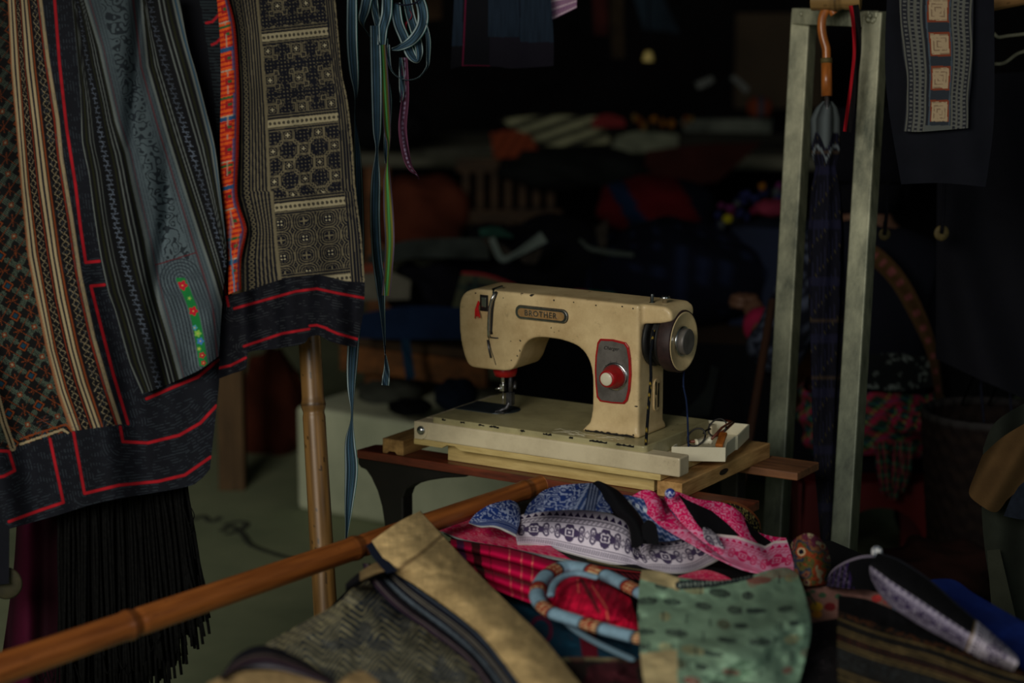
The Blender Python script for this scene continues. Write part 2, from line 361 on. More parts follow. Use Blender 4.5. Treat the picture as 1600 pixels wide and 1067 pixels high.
# seam line, chrome thread guide and lever slot on the head
def fp(px, py, y=.0375): x, z = loc2(px, py, y); return Vector((x, y, z))
tube('head_seam', [fp(x, y, .0378) for x, y in ((764, 478), (763, 505), (764, 530), (768, 548), (772, 560), (775, 570))], .0008, 'iron', mc, 6, False)
tube('thread_guide', [Vector((.188, .06, .2735)), Vector((.181, .045, .2705))]+[fp(x, y, .0345) for x, y in ((772, 460), (768, 470), (765, 482), (764, 500), (763.5, 515), (764, 527))], .0026, 'chrome', mc, 10, False)
tube('thread_guide', [fp(x, y, .035) for x, y in ((766, 527), (773, 528), (778, 528))], .0010, 'darkmetal', mc, 8, False)
tube('thread_guide', [fp(x, y, .0345) for x, y in ((762, 531), (764, 545), (767, 559))], .0016, 'darkmetal', mc, 8, False)
tube('guide_shade_strip', [fp(x, y, .0372) for x, y in ((776, 456), (771, 470), (769, 484), (768, 500), (767, 516), (768, 522))], .0026, 'iron', mc, 8, False)  # dark strip modelled in place of the thread guide's shadow
bm = bmesh.new(); a, b = fp(750, 460), fp(763, 487); bx(bm, a.x, b.x, .0365, .041, b.z, a.z); slot = bm_obj('lever_slot', bm, 'iron', mc, bevel=.0008)
bm = bmesh.new(); a, b = fp(753, 464), fp(760, 480); bx(bm, a.x, b.x, .0358, .0366, b.z, a.z); bm_obj('take_up_lever', bm, 'chrome', slot, bevel=.0006)
bm = bmesh.new()
for k in range(16):
    s = fp(748+r_.uniform(-1, 1.5), 471+r_.uniform(-1, 2), .035); e = fp(742+k*.55, 492+r_.uniform(-3, 6), .033-.0004*k)
    mid = (s+e)/2+Vector((-.002, -.001, .0)); tube_bm(bm, [s, mid, e], [.0007, .0009, .0005], 5)
tag(bm_obj('thread_tuft', bm, 'dotred', mc, True), 'red thread tuft'); 
# name badge
bx0, bz0 = loc2(806, 491, .0365); bx1, bz1 = loc2(887, 492, .0365); bw = bx1-bx0; bh = .0198; bcx, bcz = (bx0+bx1)/2, (bz0+bz1)/2+.0005
bd = bm_obj('name_badge', (lambda q: (prism(q, rrect(bcx-bw/2, bcx+bw/2, bcz-bh/2, bcz+bh/2, bh/2-.0004, 8), .0345, .038, 'y'), q)[1])(bmesh.new()), 'chrome', mc, bevel=.0008, seg=3)
bm = bmesh.new(); prism(bm, rrect(bcx-bw/2+.0048, bcx+bw/2-.0048, bcz-bh/2+.0034, bcz+bh/2-.0034, bh/2-.0038, 8), .0341, .0346, 'y'); bm_obj('badge_ground', bm, 'badge', bd)
bm = bmesh.new(); prism(bm, rrect(bcx-bw/2-.0009, bcx+bw/2+.0009, bcz-bh/2-.0009, bcz+bh/2+.0009, bh/2, 8), .0366, .0385, 'y'); bm_obj('badge_rim', bm, 'iron', bd)
def text(name, s, size, extr, mat, parent, x, y, z, shear=0, spacing=1.0, width=None, weight=0):
    cu = bpy.data.curves.new(name, 'FONT'); cu.body = s; cu.size = size; cu.extrude = extr; cu.align_x = 'CENTER'; cu.align_y = 'CENTER'
    cu.shear = shear; cu.space_character = spacing; cu.offset = weight
    t = bpy.data.objects.new('tmp', cu); COL.objects.link(t); bpy.context.view_layer.update()
    me = bpy.data.meshes.new_from_object(t.evaluated_get(bpy.context.evaluated_depsgraph_get())); bpy.data.objects.remove(t)
    w = max(v.co.x for v in me.vertices)-min(v.co.x for v in me.vertices); k = (width/w) if width else 1
    me.transform(Matrix.Translation((x, y, z)) @ Matrix.Rotation(math.pi/2, 4, 'X') @ Matrix.Diagonal((k, 1, 1, 1)))
    me.materials.clear(); return link(name, me, mat, parent, False, False)
text('lettering', 'BROTHER', .0118, .0009, 'chrome', bd, bcx, .0338, bcz, width=bw*.62, spacing=1.15, weight=.0002)
# stitch dial
def q(px, py): return loc2(px, py, .0365)
oc = [q(*p) for p in ((938, 529), (958, 530), (978, 535), (983, 542), (986, 560), (987, 585), (985, 610), (981, 626), (976, 631), (958, 630), (938, 627), (933, 620), (931, 600), (930, 578), (931, 555), (934, 535))]
bm = bmesh.new(); prism(bm, oc, .0345, .0385, 'y'); dp = bm_obj('dial_plate', bm, 'red', mc, bevel=.0008, seg=2)
cx = sum(p[0] for p in oc)/len(oc); cz = sum(p[1] for p in oc)/len(oc)
bm = bmesh.new(); prism(bm, [(cx+(x-cx)*.89, cz+(z-cz)*.945) for x, z in oc], .0341, .0347, 'y'); bm_obj('dial_face', bm, 'greyplate', dp)
tx, tz = q(956, 544); text('lettering', 'Charger', .0072, .0001, 'iron', dp, tx, .03395, tz, shear=.35, width=.026, weight=.00008)
kx, kz = loc2(961, 588, .0340)
for i, s in enumerate(('1', '2', '3', '4', '5')):
    t = math.radians(140-i*28); 
    text('numeral', s, .0034, .00005, 'iron', dp, kx+.0225*math.cos(t)*.95, .03395, kz+.0225*math.sin(t))
bm = bmesh.new(); lathe_bm(bm, [(.0212, -.0345), (.0212, -.036), (.0185, -.0368), (.0182, -.0368)], 36, 'y', c=(kx, .0690, kz)); bm_obj('dial_ring', bm, 'chrome', dp, True)
for v in bpy.data.objects[dp.name].children: pass
bm = bmesh.new(); lathe_bm(bm, [(.0182, .0335), (.0180, .028), (.0160, .0225), (.0140, .0175), (.0128, .0105), (.0116, .0095), (.0098, .0092)], 36, 'y', c=(kx-.0005, 0, kz))
kn = bm_obj('dial_knob', bm, 'red', mc, True)
bm = bmesh.new(); lathe_bm(bm, [(.0098, .0094), (.0098, .0080), (.0088, .0072), (.003, .0070)], 28, 'y', c=(kx-.0005, 0, kz)); tag(bm_obj('knob_cap', bm, 'tray', kn, True), 'cream cap')
# needle bar group
nx, ny = .181, .0785
bm = bmesh.new(); lathe_bm(bm, [(.0185, .149), (.0188, .138), (.0165, .131), (.012, .130)], 32, 'z', c=(nx, ny, 0)); tag(bm_obj('collar', bm, 'red', mc, True), 'red collar round the needle bar')
tube('needle_bar', [(nx-.004, ny, .15), (nx-.004, ny, .108)], .0030, 'chrome', mc, 12, False)
tube('presser_bar', [(nx+.006, ny+.006, .15), (nx+.006, ny+.006, .092)], .0034, 'darkmetal', mc, 12, False)
bm = bmesh.new(); bx(bm, nx-.008, nx-.0, ny-.005, ny+.005, .106, .118); nc = bm_obj('needle_clamp', bm, 'chrome', mc, bevel=.0015)
tube('clamp_screw', [(nx-.004, ny-.004, .111), (nx-.014, ny-.006, .110)], .0025, 'chrome', nc, 10, False)
tube('needle', [(nx-.004, ny, .107), (nx-.004, ny, .074)], .0006, 'chrome', mc, 6, False)
bm = bmesh.new(); bx(bm, nx+.001, nx+.011, ny, ny+.011, .084, .104); tube_bm(bm, [(nx+.006, ny+.003, .088), (nx+.003, ny-.001, .080), (nx-.006, ny-.006, .0755), (nx-.011, ny-.012, .0748)], [.0035, .0035, .0025, .0015], 8)
bx(bm, nx-.011, nx+.003, ny-.014, ny-.009, .0728, .0745); bx(bm, nx-.011, nx+.003, ny-.003, ny+.003, .0728, .0745); bx(bm, nx-.004, nx+.004, ny-.012, ny+.004, .0728, .0750)
bm_obj('presser_foot', bm, 'darkmetal', mc, bevel=.0006)
tube('presser_lever', [(nx+.012, ny+.01, .121), (nx+.016, ny+.004, .118), (nx+.017, ny+.0, .112)], .0028, 'darkmetal', mc, 8, False)
# spool pins, handwheel, belts
bm = bmesh.new(); lathe_bm(bm, [(.0045, .268), (.0045, .2715), (.0026, .2718), (.0026, .2835), (.0019, .2842)], 16, 'z', c=(.4435, .067, 0)); bm_obj('spool_pin', bm, 'chrome', mc, True)
bm = bmesh.new(); lathe_bm(bm, [(.0035, .268), (.0035, .2765), (.0075, .2768), (.0078, .2795), (.0068, .2815), (.0045, .282)], 24, 'z', c=(.461, .074, 0)); bm_obj('winder_screw', bm, 'chrome', mc, True)
wy, wz, wx = .0828, .2150, .489
bm = bmesh.new(); lathe_bm(bm, [(.012, wx-.052), (.012, wx-.040), (.036, wx-.038), (.040, wx-.034), (.036, wx-.031), (.040, wx-.028), (.040, wx-.026), (.028, wx-.025), (.028, wx-.022)], 48, 'x', c=(0, wy, wz)); bm_obj('pulley', bm, 'black', mc, True)
bm = bmesh.new(); lathe_bm(bm, [(.030, wx-.0225), (.0455, wx-.0215), (.0465, wx-.019), (.0465, wx-.0025), (.0455, wx-.0005), (.0442, wx-.0002), (.0438, wx-.007)], 64, 'x', c=(0, wy, wz)); hw = bm_obj('handwheel', bm, 'burgundy', mc, True)
bm = bmesh.new(); lathe_bm(bm, [(.0440, wx-.004), (.0438, wx-.0002), (.0425, wx+.0006), (.040, wx-.0004), (.0245, wx-.0042), (.0205, wx-.005)], 64, 'x', c=(0, wy, wz)); tag(bm_obj('wheel_face', bm, 'cream', hw, True), 'cream face ring')
bm = bmesh.new(); lathe_bm(bm, [(.0235, wx-.006), (.0230, wx-.0015), (.0215, wx-.0005), (.0200, wx-.0008)], 48, 'x', c=(0, wy, wz)); bm_obj('wheel_ring', bm, 'chrome', hw, True)
bm = bmesh.new(); lathe_bm(bm, [(.0195, wx-.004), (.0194, wx+.0065), (.0193, wx+.0068), (.0184, wx+.0080), (.0181, wx+.0081), (.0175, wx+.0081), (.004, wx+.0081)], 40, 'x', c=(0, wy, wz)); tag(bm_obj('wheel_hub', bm, 'greyplate', hw, True), 'steel clutch knob'); 
bm = bmesh.new(); lathe_bm(bm, [(.041, wx-.049), (.041, wx-.044), (.034, wx-.043)], 40, 'x', c=(0, wy, wz)); bm_obj('belt_guard', bm, 'black', mc, True)
def flecked(name, pts, r, c0, c1, parent, every=.012):
    pts = smooth_pts([tuple(p) for p in pts], 14); n = len(pts); seg = 8; X = []; C = []
    T = np.gradient(pts, axis=0); T /= np.linalg.norm(T, axis=1)[:, None]
    s = np.r_[0, np.cumsum(np.linalg.norm(np.diff(pts, axis=0), axis=1))]
    for i in range(n):
        a = np.cross(T[i], (0.3, 1, 0)); a /= np.linalg.norm(a); b = np.cross(a, T[i]); ring = []; cr = []
        for k in range(seg):
            t = 2*math.pi*k/seg; ring.append(pts[i]+r*(math.cos(t)*a+math.sin(t)*b)); cr.append(c1 if ((s[i]/every+k/seg*.5) % 1) < .16 and F1(s[i]*90, 0.) > .3 else c0)
        X.append(ring); C.append(cr)
    return grid_mesh(name, np.array(X), np.array(C), 'fabric', parent, 0, False, True, None, True)
bk = loc2(1021, 500, .046)
def zz(x, y, a, yl): u = loc2(x, y, yl); return (u[0], yl, u[1])
pts = [(wx-.031, wy-.037, wz+.020), (wx-.031, wy-.041, wz), (wx-.031, wy-.046, wz-.02), zz(1017, 590, 0, .025), zz(1013, 640, 0, .012), zz(1009, 697, 0, .006)]
flecked('drive_belt', pts, .0022, L(10, 12, 16), L(120, 100, 36), mc, .017)
pts = [(wx-.012, wy+.026, wz-.040), (wx-.010, wy+.02, wz-.07), (wx-.004, wy+.02, wz-.10), (wx+.0, wy+.02, wz-.163)]
flecked('drive_belt', pts, .0014, L(16, 26, 50), L(30, 44, 80), mc)
# vent slot on the pillar side
bm = bmesh.new(); prism(bm, rrect(.083, .101, .103, .152, .008), .4385, .4405, 'x'); vs = bm_obj('side_badge', bm, 'cream', mc, bevel=.0008)
bm = bmesh.new(); ragged(bm, 0, 1, 0, 1, 0, 1); bm.clear()
for a, b, c, d in ((.086, .091, .128, .148), (.093, .099, .108, .145), (.086, .0885, .106, .124)):
    n = 5; vs_ = []
    for k in range(n+1): vs_.append(bm.verts.new((.4409, a+r_.random()*.0012, c+(d-c)*k/n)))
    for k in range(n, -1, -1): vs_.append(bm.verts.new((.4409, b-r_.random()*.0015, c+(d-c)*k/n)))
    bm.faces.new(vs_)
bm_obj('bare_metal', bm, 'iron', vs, world=False)
# chips on the casting (thin flakes of exposed dark primer)
bm = bmesh.new()
for px, py, w, h, an in ((816, 460, 5, 3.4, -.2), (832, 462, 8, 3.6, .35), (867, 469, 3, 3, 0), (920, 468, 11, 2.2, .55), (931, 477, 3, 3.4, .5), (972, 479, 3, 2.6, 0), (989, 482, 3, 2.6, 0), (898, 472, 2.4, 2.4, 0), (788, 465, 2, 2, 0), (743, 458, 3.4, 2.2, 0), (994, 635, 7, 3, 0), (991, 679, 3.4, 2.4, 0),
                         (808, 556, 2.6, 3.6, .3), (799, 563, 2, 2, 0), (861, 512, 1.6, 3, 0), (866, 519, 1.6, 2, 0), (873, 517, 1.6, 2.4, 0), (798, 533, 1.8, 2, 0), (812, 548, 2, 5, .3)):
    y = .0372 if py > 474 or px < 770 else .0405
    x, z = loc2(px, py, y); n = 9; vs_ = []
    for k in range(n):
        t = 2*math.pi*k/n; rr_ = r_.uniform(.6, 1.1); u = w*.5*rr_*math.cos(t); v = h*.5*rr_*math.sin(t)
        vs_.append(bm.verts.new((x+(u*math.cos(an)-v*math.sin(an))*.00112, y, z+(u*math.sin(an)+v*math.cos(an))*.00095)))
    bm.faces.new(vs_)
ch = tag(bm_obj('paint_chip', bm, 'iron', mc), 'dark chips in the cream paint', kind='stuff')
sw = ch.modifiers.new('seat', 'SHRINKWRAP'); sw.target = body; sw.wrap_method = 'NEAREST_SURFACEPOINT'; sw.wrap_mode = 'ABOVE_SURFACE'; sw.offset = .0003
bm = bmesh.new(); ragged(bm, .35, .434, .0715, .0765, .0338, 26); bm_obj('worn_edge', bm, 'iron', mc)
bm = bmesh.new()
for k in range(14):
    x = .30+r_.random()*.10; y = .004+r_.random()*.02; a = r_.uniform(-.6, .6)
    tube_bm(bm, [Vector((x+t*.03*math.cos(a), y+.006*math.sin(3*t+k)*.6, .0722+.002*math.sin(t*3.1)*r_.random())) for t in np.linspace(0, 1, 7)], .00025, 4)
th = bm_obj('loose_thread', bm, 'tray', mc, True); tag(th, 'pale loose thread ends on the bed', kind='stuff')

# plastic accessory tray and what lies in it
def ring_pts(pl, z): return [VZ(x, y, z) for x, y in pl]
tz0, tz1 = .5348, .5565
tp = [(1049, 698), (1134, 699.5), (1137, 691), (1149, 682), (1153, 681), (1171, 663), (1104, 656)]
top = [np.array(VZ(x, y, tz1)) for x, y in tp]; cen = sum(top)/len(top)
tr = thing('plastic_tray', 'ivory plastic accessory tray holding spectacles and tools, right of the machine', 'tray', tuple(cen[:2])+(tz0,))
inn = []
for i in range(len(top)):
    a, b, c = top[i-1], top[i], top[(i+1) % len(top)]; e1 = (b-a)[:2]; e2 = (c-b)[:2]; n1 = np.array([-e1[1], e1[0]])/np.linalg.norm(e1); n2 = np.array([-e2[1], e2[0]])/np.linalg.norm(e2)
    n = n1+n2; n /= np.linalg.norm(n); k = .0022/max(.4, n@n1); inn.append(np.array([b[0]+n[0]*k, b[1]+n[1]*k, b[2]]))
bm = bmesh.new(); n = len(top)
def lv(ps, z): return [bm.verts.new((p[0], p[1], z)) for p in ps]
A, B, Cc, Dd = lv(top, tz0), lv(top, tz1), lv(inn, tz1), lv(inn, tz0+.003)
for i in range(n):
    j = (i+1) % n; bm.faces.new([A[i], A[j], B[j], B[i]]); bm.faces.new([B[i], B[j], Cc[j], Cc[i]]); bm.faces.new([Cc[i], Cc[j], Dd[j], Dd[i]])
bm.faces.new(A[::-1]); bm.faces.new(Dd); bm_obj('shell', bm, 'tray', tr, world=True, bevel=.0007)
sp = thing('spectacles', 'dark round spectacles with red brown arms resting in the ivory tray', 'glasses', tuple(VZ(1100, 690, .535)))
def circ(c, r, up, side, n=24): return [c+side*r*math.cos(2*math.pi*k/n)+up*r*math.sin(2*math.pi*k/n) for k in range(n+1)]
for px, py in ((1088, 683), (1121, 668)):
    c = V(px, py, 3.20 if px < 1100 else 3.24); tube('rim', circ(c, .0135, Vector((.15, .35, .8)).normalized(), Vector((.93, -.1, .15)).normalized()), .0014, 'iron', sp, 6)
tube('bridge', [V(1099, 677, 3.21), V(1104, 672, 3.22), V(1110, 670, 3.23)], .0014, 'iron', sp, 6)
tube('temple', [V(1078, 690, 3.20), V(1105, 688, 3.21), V(1132, 673, 3.24), V(1146, 660, 3.26)], .0022, 'bench', sp, 8)
tube('temple', [V(1112, 686, 3.18), V(1128, 668, 3.2), V(1143, 659, 3.24), V(1130, 656, 3.26)], .0018, 'bench', sp, 8)
bm = bmesh.new(); lathe_bm(bm, [(.0062, -.013), (.0062, -.010), (.0045, -.009), (.0045, .008), (.0062, .009), (.0062, .013)], 18, 'x', m=Matrix.Translation(V(1099, 690, 3.205)) @ Matrix.Rotation(.35, 4, 'Z') @ Matrix.Rotation(-.1, 4, 'Y'))
tag(bm_obj('thread_spool', bm, 'tray', world=True, smooth=True), 'small pale thread spool lying in the ivory tray', 'spool')
bm = bmesh.new(); bx(bm, -.006, .006, -.018, .018, -.003, .003, Matrix.Translation(V(1127, 687, 3.21)) @ Matrix.Rotation(-.3, 4, 'Z') @ Matrix.Rotation(.35, 4, 'X'))
tag(bm_obj('wooden_tool', bm, 'umb_wood', world=True, bevel=.002), 'small orange brown wooden tool in the ivory tray', 'tool')
# ================================================================ camera, light
cam = bpy.data.cameras.new('camera'); co = bpy.data.objects.new('camera', cam); COL.objects.link(co); SC.camera = co
cam.sensor_width = 36; cam.lens = F/1600*36; co.location = (0, 0, H); co.rotation_euler = (math.pi/2-TH, 0, 0)
cam.dof.use_dof = True; cam.dof.focus_distance = 3.08; cam.dof.aperture_fstop = 3.0; cam.clip_start = .05
def area(name, loc, tgt, sx, sy, e, c):
    l = bpy.data.lights.new(name, 'AREA'); l.shape = 'RECTANGLE'; l.size = sx; l.size_y = sy; l.energy = e; l.color = c
    o = bpy.data.objects.new(name, l); COL.objects.link(o); o.location = loc
    o.rotation_euler = (Vector(tgt)-Vector(loc)).to_track_quat('-Z', 'Y').to_euler(); return o
area('daylight_opening', (-1.3, -.2, 2.0), (0.1, 3.1, .6), 1.6, 1.2, 58, (1, .96, .86))
area('soft_fill', (2.0, .3, 1.7), (.3, 3.2, .5), 1.5, 1.5, 5.5, (.82, .92, 1))
w = bpy.data.worlds.new('dim_sky'); SC.world = w; w.use_nodes = True
w.node_tree.nodes['Background'].inputs[0].default_value = (.55, .7, .62, 1); w.node_tree.nodes['Background'].inputs[1].default_value = .035
SC.view_settings.view_transform = 'Standard'; SC.view_settings.look = 'None'; SC.view_settings.exposure = 0
# ================================================================ hanging textiles, left
GAIN = 1.22
def hang(base, amp=.012, sc=60, seed=0):
    def f(X, Y, U, V_):
        g = np.clip(Y/500, .1, 1.3)
        return base+amp*g*(np.sin((X-.32*Y)/sc*2.1+2.2*F1(Y/260+seed, X/300))+.6*np.sin((X-.2*Y)/sc*4.3+1.7+2*F2(Y/200, X/150+seed)))*.5
    return f
NAVY = L(15, 16, 24); CREAM = L(150, 134, 104); GREYW = L(96, 100, 100); ORG = L(112, 52, 22); RED = L(150, 20, 30); TEAL = L(20, 52, 70)
def slub(X, Y, C, lines, w0=4.5, reach=42, c=None):
    """thin broken resist lines running parallel to the red applique"""
    d = np.full(X.shape, 1e9)
    for pl in lines: d = np.minimum(d, dpoly(X, Y, pl))
    s = stripe(tri(d/w0), .62, 1.2, .3)*(fbm(X/9, Y/5, 3) > .47)*np.clip((reach-d)/10, 0, 1)
    put(C, s, L(54, 62, 70) if c is None else c, .38)
REDS = [[(85, -5), (93, 100), (104, 200), (118, 290), (125, 350), (134, 410), (155, 408)], [(163, 445), (142, 447), (159, 515), (177, 585), (200, 662)],
        [(78, 686), (99, 785), (60, 798), (14, 815)], [(115, 676), (132, 771), (186, 758), (247, 752), (289, 742), (329, 714)],
        [(188, 667), (192, 690), (231, 692), (280, 680), (313, 661), (338, 634)], [(229, 623), (268, 606), (309, 589), (342, 562)], [(-5, 704), (14, 705), (23, 735), (6, 744), (-5, 746)]]
S1 = [(0, [(-40, -10), (-40, 900)]), (1, [(14, 0), (19, 107), (27, 194), (35, 289), (46, 400), (60, 470), (76, 546), (94, 614), (115, 673)]),
      (2, [(22, 0), (29, 107), (36, 206), (43, 289), (56, 396), (69, 467), (84, 546), (101, 608), (124, 673)]),
      (3, [(33, 0), (41, 107), (52, 194), (62, 289), (78, 396), (90, 467), (108, 546), (122, 597), (146, 667)]),
      (4, [(42, 0), (52, 107), (62, 194), (74, 289), (89, 400), (101, 467), (118, 546), (132, 597), (156, 667)]),
      (5, [(62, 0), (74, 95), (89, 186), (95, 247), (111, 342), (124, 429), (145, 526), (169, 608), (187, 664)]), (6, [(92, 0), (104, 95), (119, 186), (125, 247), (141, 342), (154, 429), (175, 526), (199, 608), (217, 664)])]
def xband(C, X, Y, b, lo, hi, per=24):
    m_ = stripe(b, lo, hi, .02); c = (lo+hi)/2; hw_ = (hi-lo)/2
    u = (b-c)/hw_; yy = (Y+X*.25)/per
    dots = (np.sin(Y*1.75)*np.sin(X*1.75+Y*.35) > .0)
    d1 = np.abs(u*.62-(tri(yy)*2-1)*.55)
    d2 = np.abs(u*.62+(tri(yy)*2-1)*.55)
    put(C, m_*(np.minimum(d1, d2) < .12)*dots, CREAM, .62)
def skirt_a(X, Y, U, V_):
    C = np.zeros(X.shape+(3,)); C[:] = L(18, 20, 27); b = band(X, Y, S1); edge = np.interp(X, [-10, 20, 105, 124, 190, 230], [705, 700, 674, 672, 663, 655])
    up = (Y < edge)
    # cross stitched panel
    a = math.radians(-14); xr = X*math.cos(a)+Y*math.sin(a)*-1; xr = X*.97-(-.24)*0*Y; px = X-np.interp(Y, [0, 400, 670], [-38, 0, 70]); py = Y+.27*X
    cell = 50.0; gx, gy = px/cell, py/cell; fx, fy = (gx % 1)-.5, (gy % 1)-.5
    stitch = (np.sin(px*1.75)*np.sin(py*1.75) > -.05)
    P0 = L(15, 15, 16)*np.ones(X.shape+(3,))
    m1 = (np.minimum(np.abs(fx), np.abs(fy)) < .022)*(np.maximum(np.abs(fx), np.abs(fy)) > .3)|(np.abs(np.abs(fx)+np.abs(fy)-.5) < .022)
    blocks = ((np.abs(np.abs(fx)-np.abs(fy)) < .13) & (np.maximum(np.abs(fx), np.abs(fy)) > .08) & (np.maximum(np.abs(fx), np.abs(fy)) < .40))|((np.abs(fx) > .12) & (np.abs(fx) < .2) & (np.abs(fy) < .33) & (np.abs(fy) > .1))
    put(P0, blocks*stitch, L(84, 98, 84), .62); put(P0, m1*stitch, ORG, .9)
    put(P0, (np.abs(fx) < .08) & (np.abs(fy) < .08), L(96, 46, 24)); put(P0, (np.abs(fx) < .035) & (np.abs(fy) < .035), L(120, 110, 90))
    cx, cy = np.abs(((gx+.5) % 1)-.5), np.abs(((gy+.5) % 1)-.5); put(P0, (cx+cy < .10), TEAL); put(P0, np.abs(cx+cy-.17) < .03, ORG)
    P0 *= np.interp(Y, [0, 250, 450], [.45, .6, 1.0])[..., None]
    C[:] = np.where(((b < 1) & up)[..., None], P0, C)
    put(C, stripe(b, .965, 1.0, .01)*up, ORG)
    K = L(12, 11, 14)
    put(C, ((b >= 1) & (b < 5.0) & up), K)
    for lo, hi in ((1, 2), (3, 4)):
        put(C, stripe(b, lo, hi, .08)*up, CREAM, .95); put(C, stripe(b, lo+.36, lo+.64, .1)*up, L(14, 16, 30))
    for lo, hi in ((2, 3), (4, 5)):
        put(C, stripe(b, lo+.08, lo+.17, .05)*up, ORG); put(C, stripe(b, hi-.2, hi-.12, .05)*up, L(108, 40, 20))
    Cx = C.copy(); xband(Cx, X, Y, b, 2.24, 2.74); xband(Cx, X, Y, b, 4.3, 4.75); C[:] = np.where(up[..., None], Cx, C)
    put(C, stripe(b, 4.93, 5.12, .06)*up, CREAM, .8); put(C, stripe(b, 4.83, 4.89, .04)*up, L(110, 30, 20))
    # turned corner of the stripes at the hem edge
    put(C, (dpoly(X, Y, [(-5, 618), (6, 660), (20, 700)]) < 5), CREAM, .9); put(C, (dpoly(X, Y, [(-5, 618), (6, 660), (20, 700)]) < 1.2), K)
    put(C, (dpoly(X, Y, [(32, 694), (60, 684), (98, 671), (106, 676)]) < 1.9), CREAM, .9); put(C, np.abs(dpoly(X, Y, [(32, 686), (60, 676), (103, 663), (112, 674)])-0) < 1.4, ORG)
    slub(X, Y, C, [REDS[i] for i in (0, 1, 2, 3, 4, 5, 6)])
    for pl in REDS:
        d = dpoly(X, Y, pl); put(C, soft(d-2.3, 1.2), RED*(.8+.4*F3(X/9, Y/9))[..., None])
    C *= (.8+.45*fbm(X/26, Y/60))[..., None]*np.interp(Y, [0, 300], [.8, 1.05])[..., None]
    return C
sk = thing('embroidered_skirt', 'cross stitched and batik skirt with red lined navy hem hanging at far left', 'textile', tuple(P(150, -10, 2.86).tolist()))
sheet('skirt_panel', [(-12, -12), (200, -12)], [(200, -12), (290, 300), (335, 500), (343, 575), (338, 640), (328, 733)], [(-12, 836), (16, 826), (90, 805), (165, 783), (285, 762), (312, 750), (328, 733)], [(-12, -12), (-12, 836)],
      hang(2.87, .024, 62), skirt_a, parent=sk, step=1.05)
S2 = [(0, [(112, 0), (125, 140), (128, 220), (138, 270), (146, 330), (157, 400), (169, 456), (180, 487), (202, 566), (222, 612)]),
      (1, [(120, 0), (124, 16), (136, 99), (150, 161), (159, 223), (169, 268), (181, 350), (194, 408), (208, 456), (222, 504), (239, 566), (250, 612)]),
      (2, [(132, 0), (155, 74), (169, 136), (181, 190), (198, 240), (208, 289), (227, 371), (239, 437), (247, 470), (264, 527), (284, 600)]),
      (3, [(222, 0), (231, 103), (264, 218), (289, 297), (313, 371), (334, 433), (348, 480), (352, 560)]),
      (4, [(232, 0), (237, 33), (256, 99), (276, 165), (297, 231), (313, 280), (334, 346), (350, 404), (362, 460)]),
      (5, [(277, 0), (292, 62), (307, 115), (321, 169), (336, 231), (345, 305), (357, 400), (372, 460)])]
GR = [(282, 436), (291, 455), (300, 478), (306, 500), (312, 530), (318, 569)]
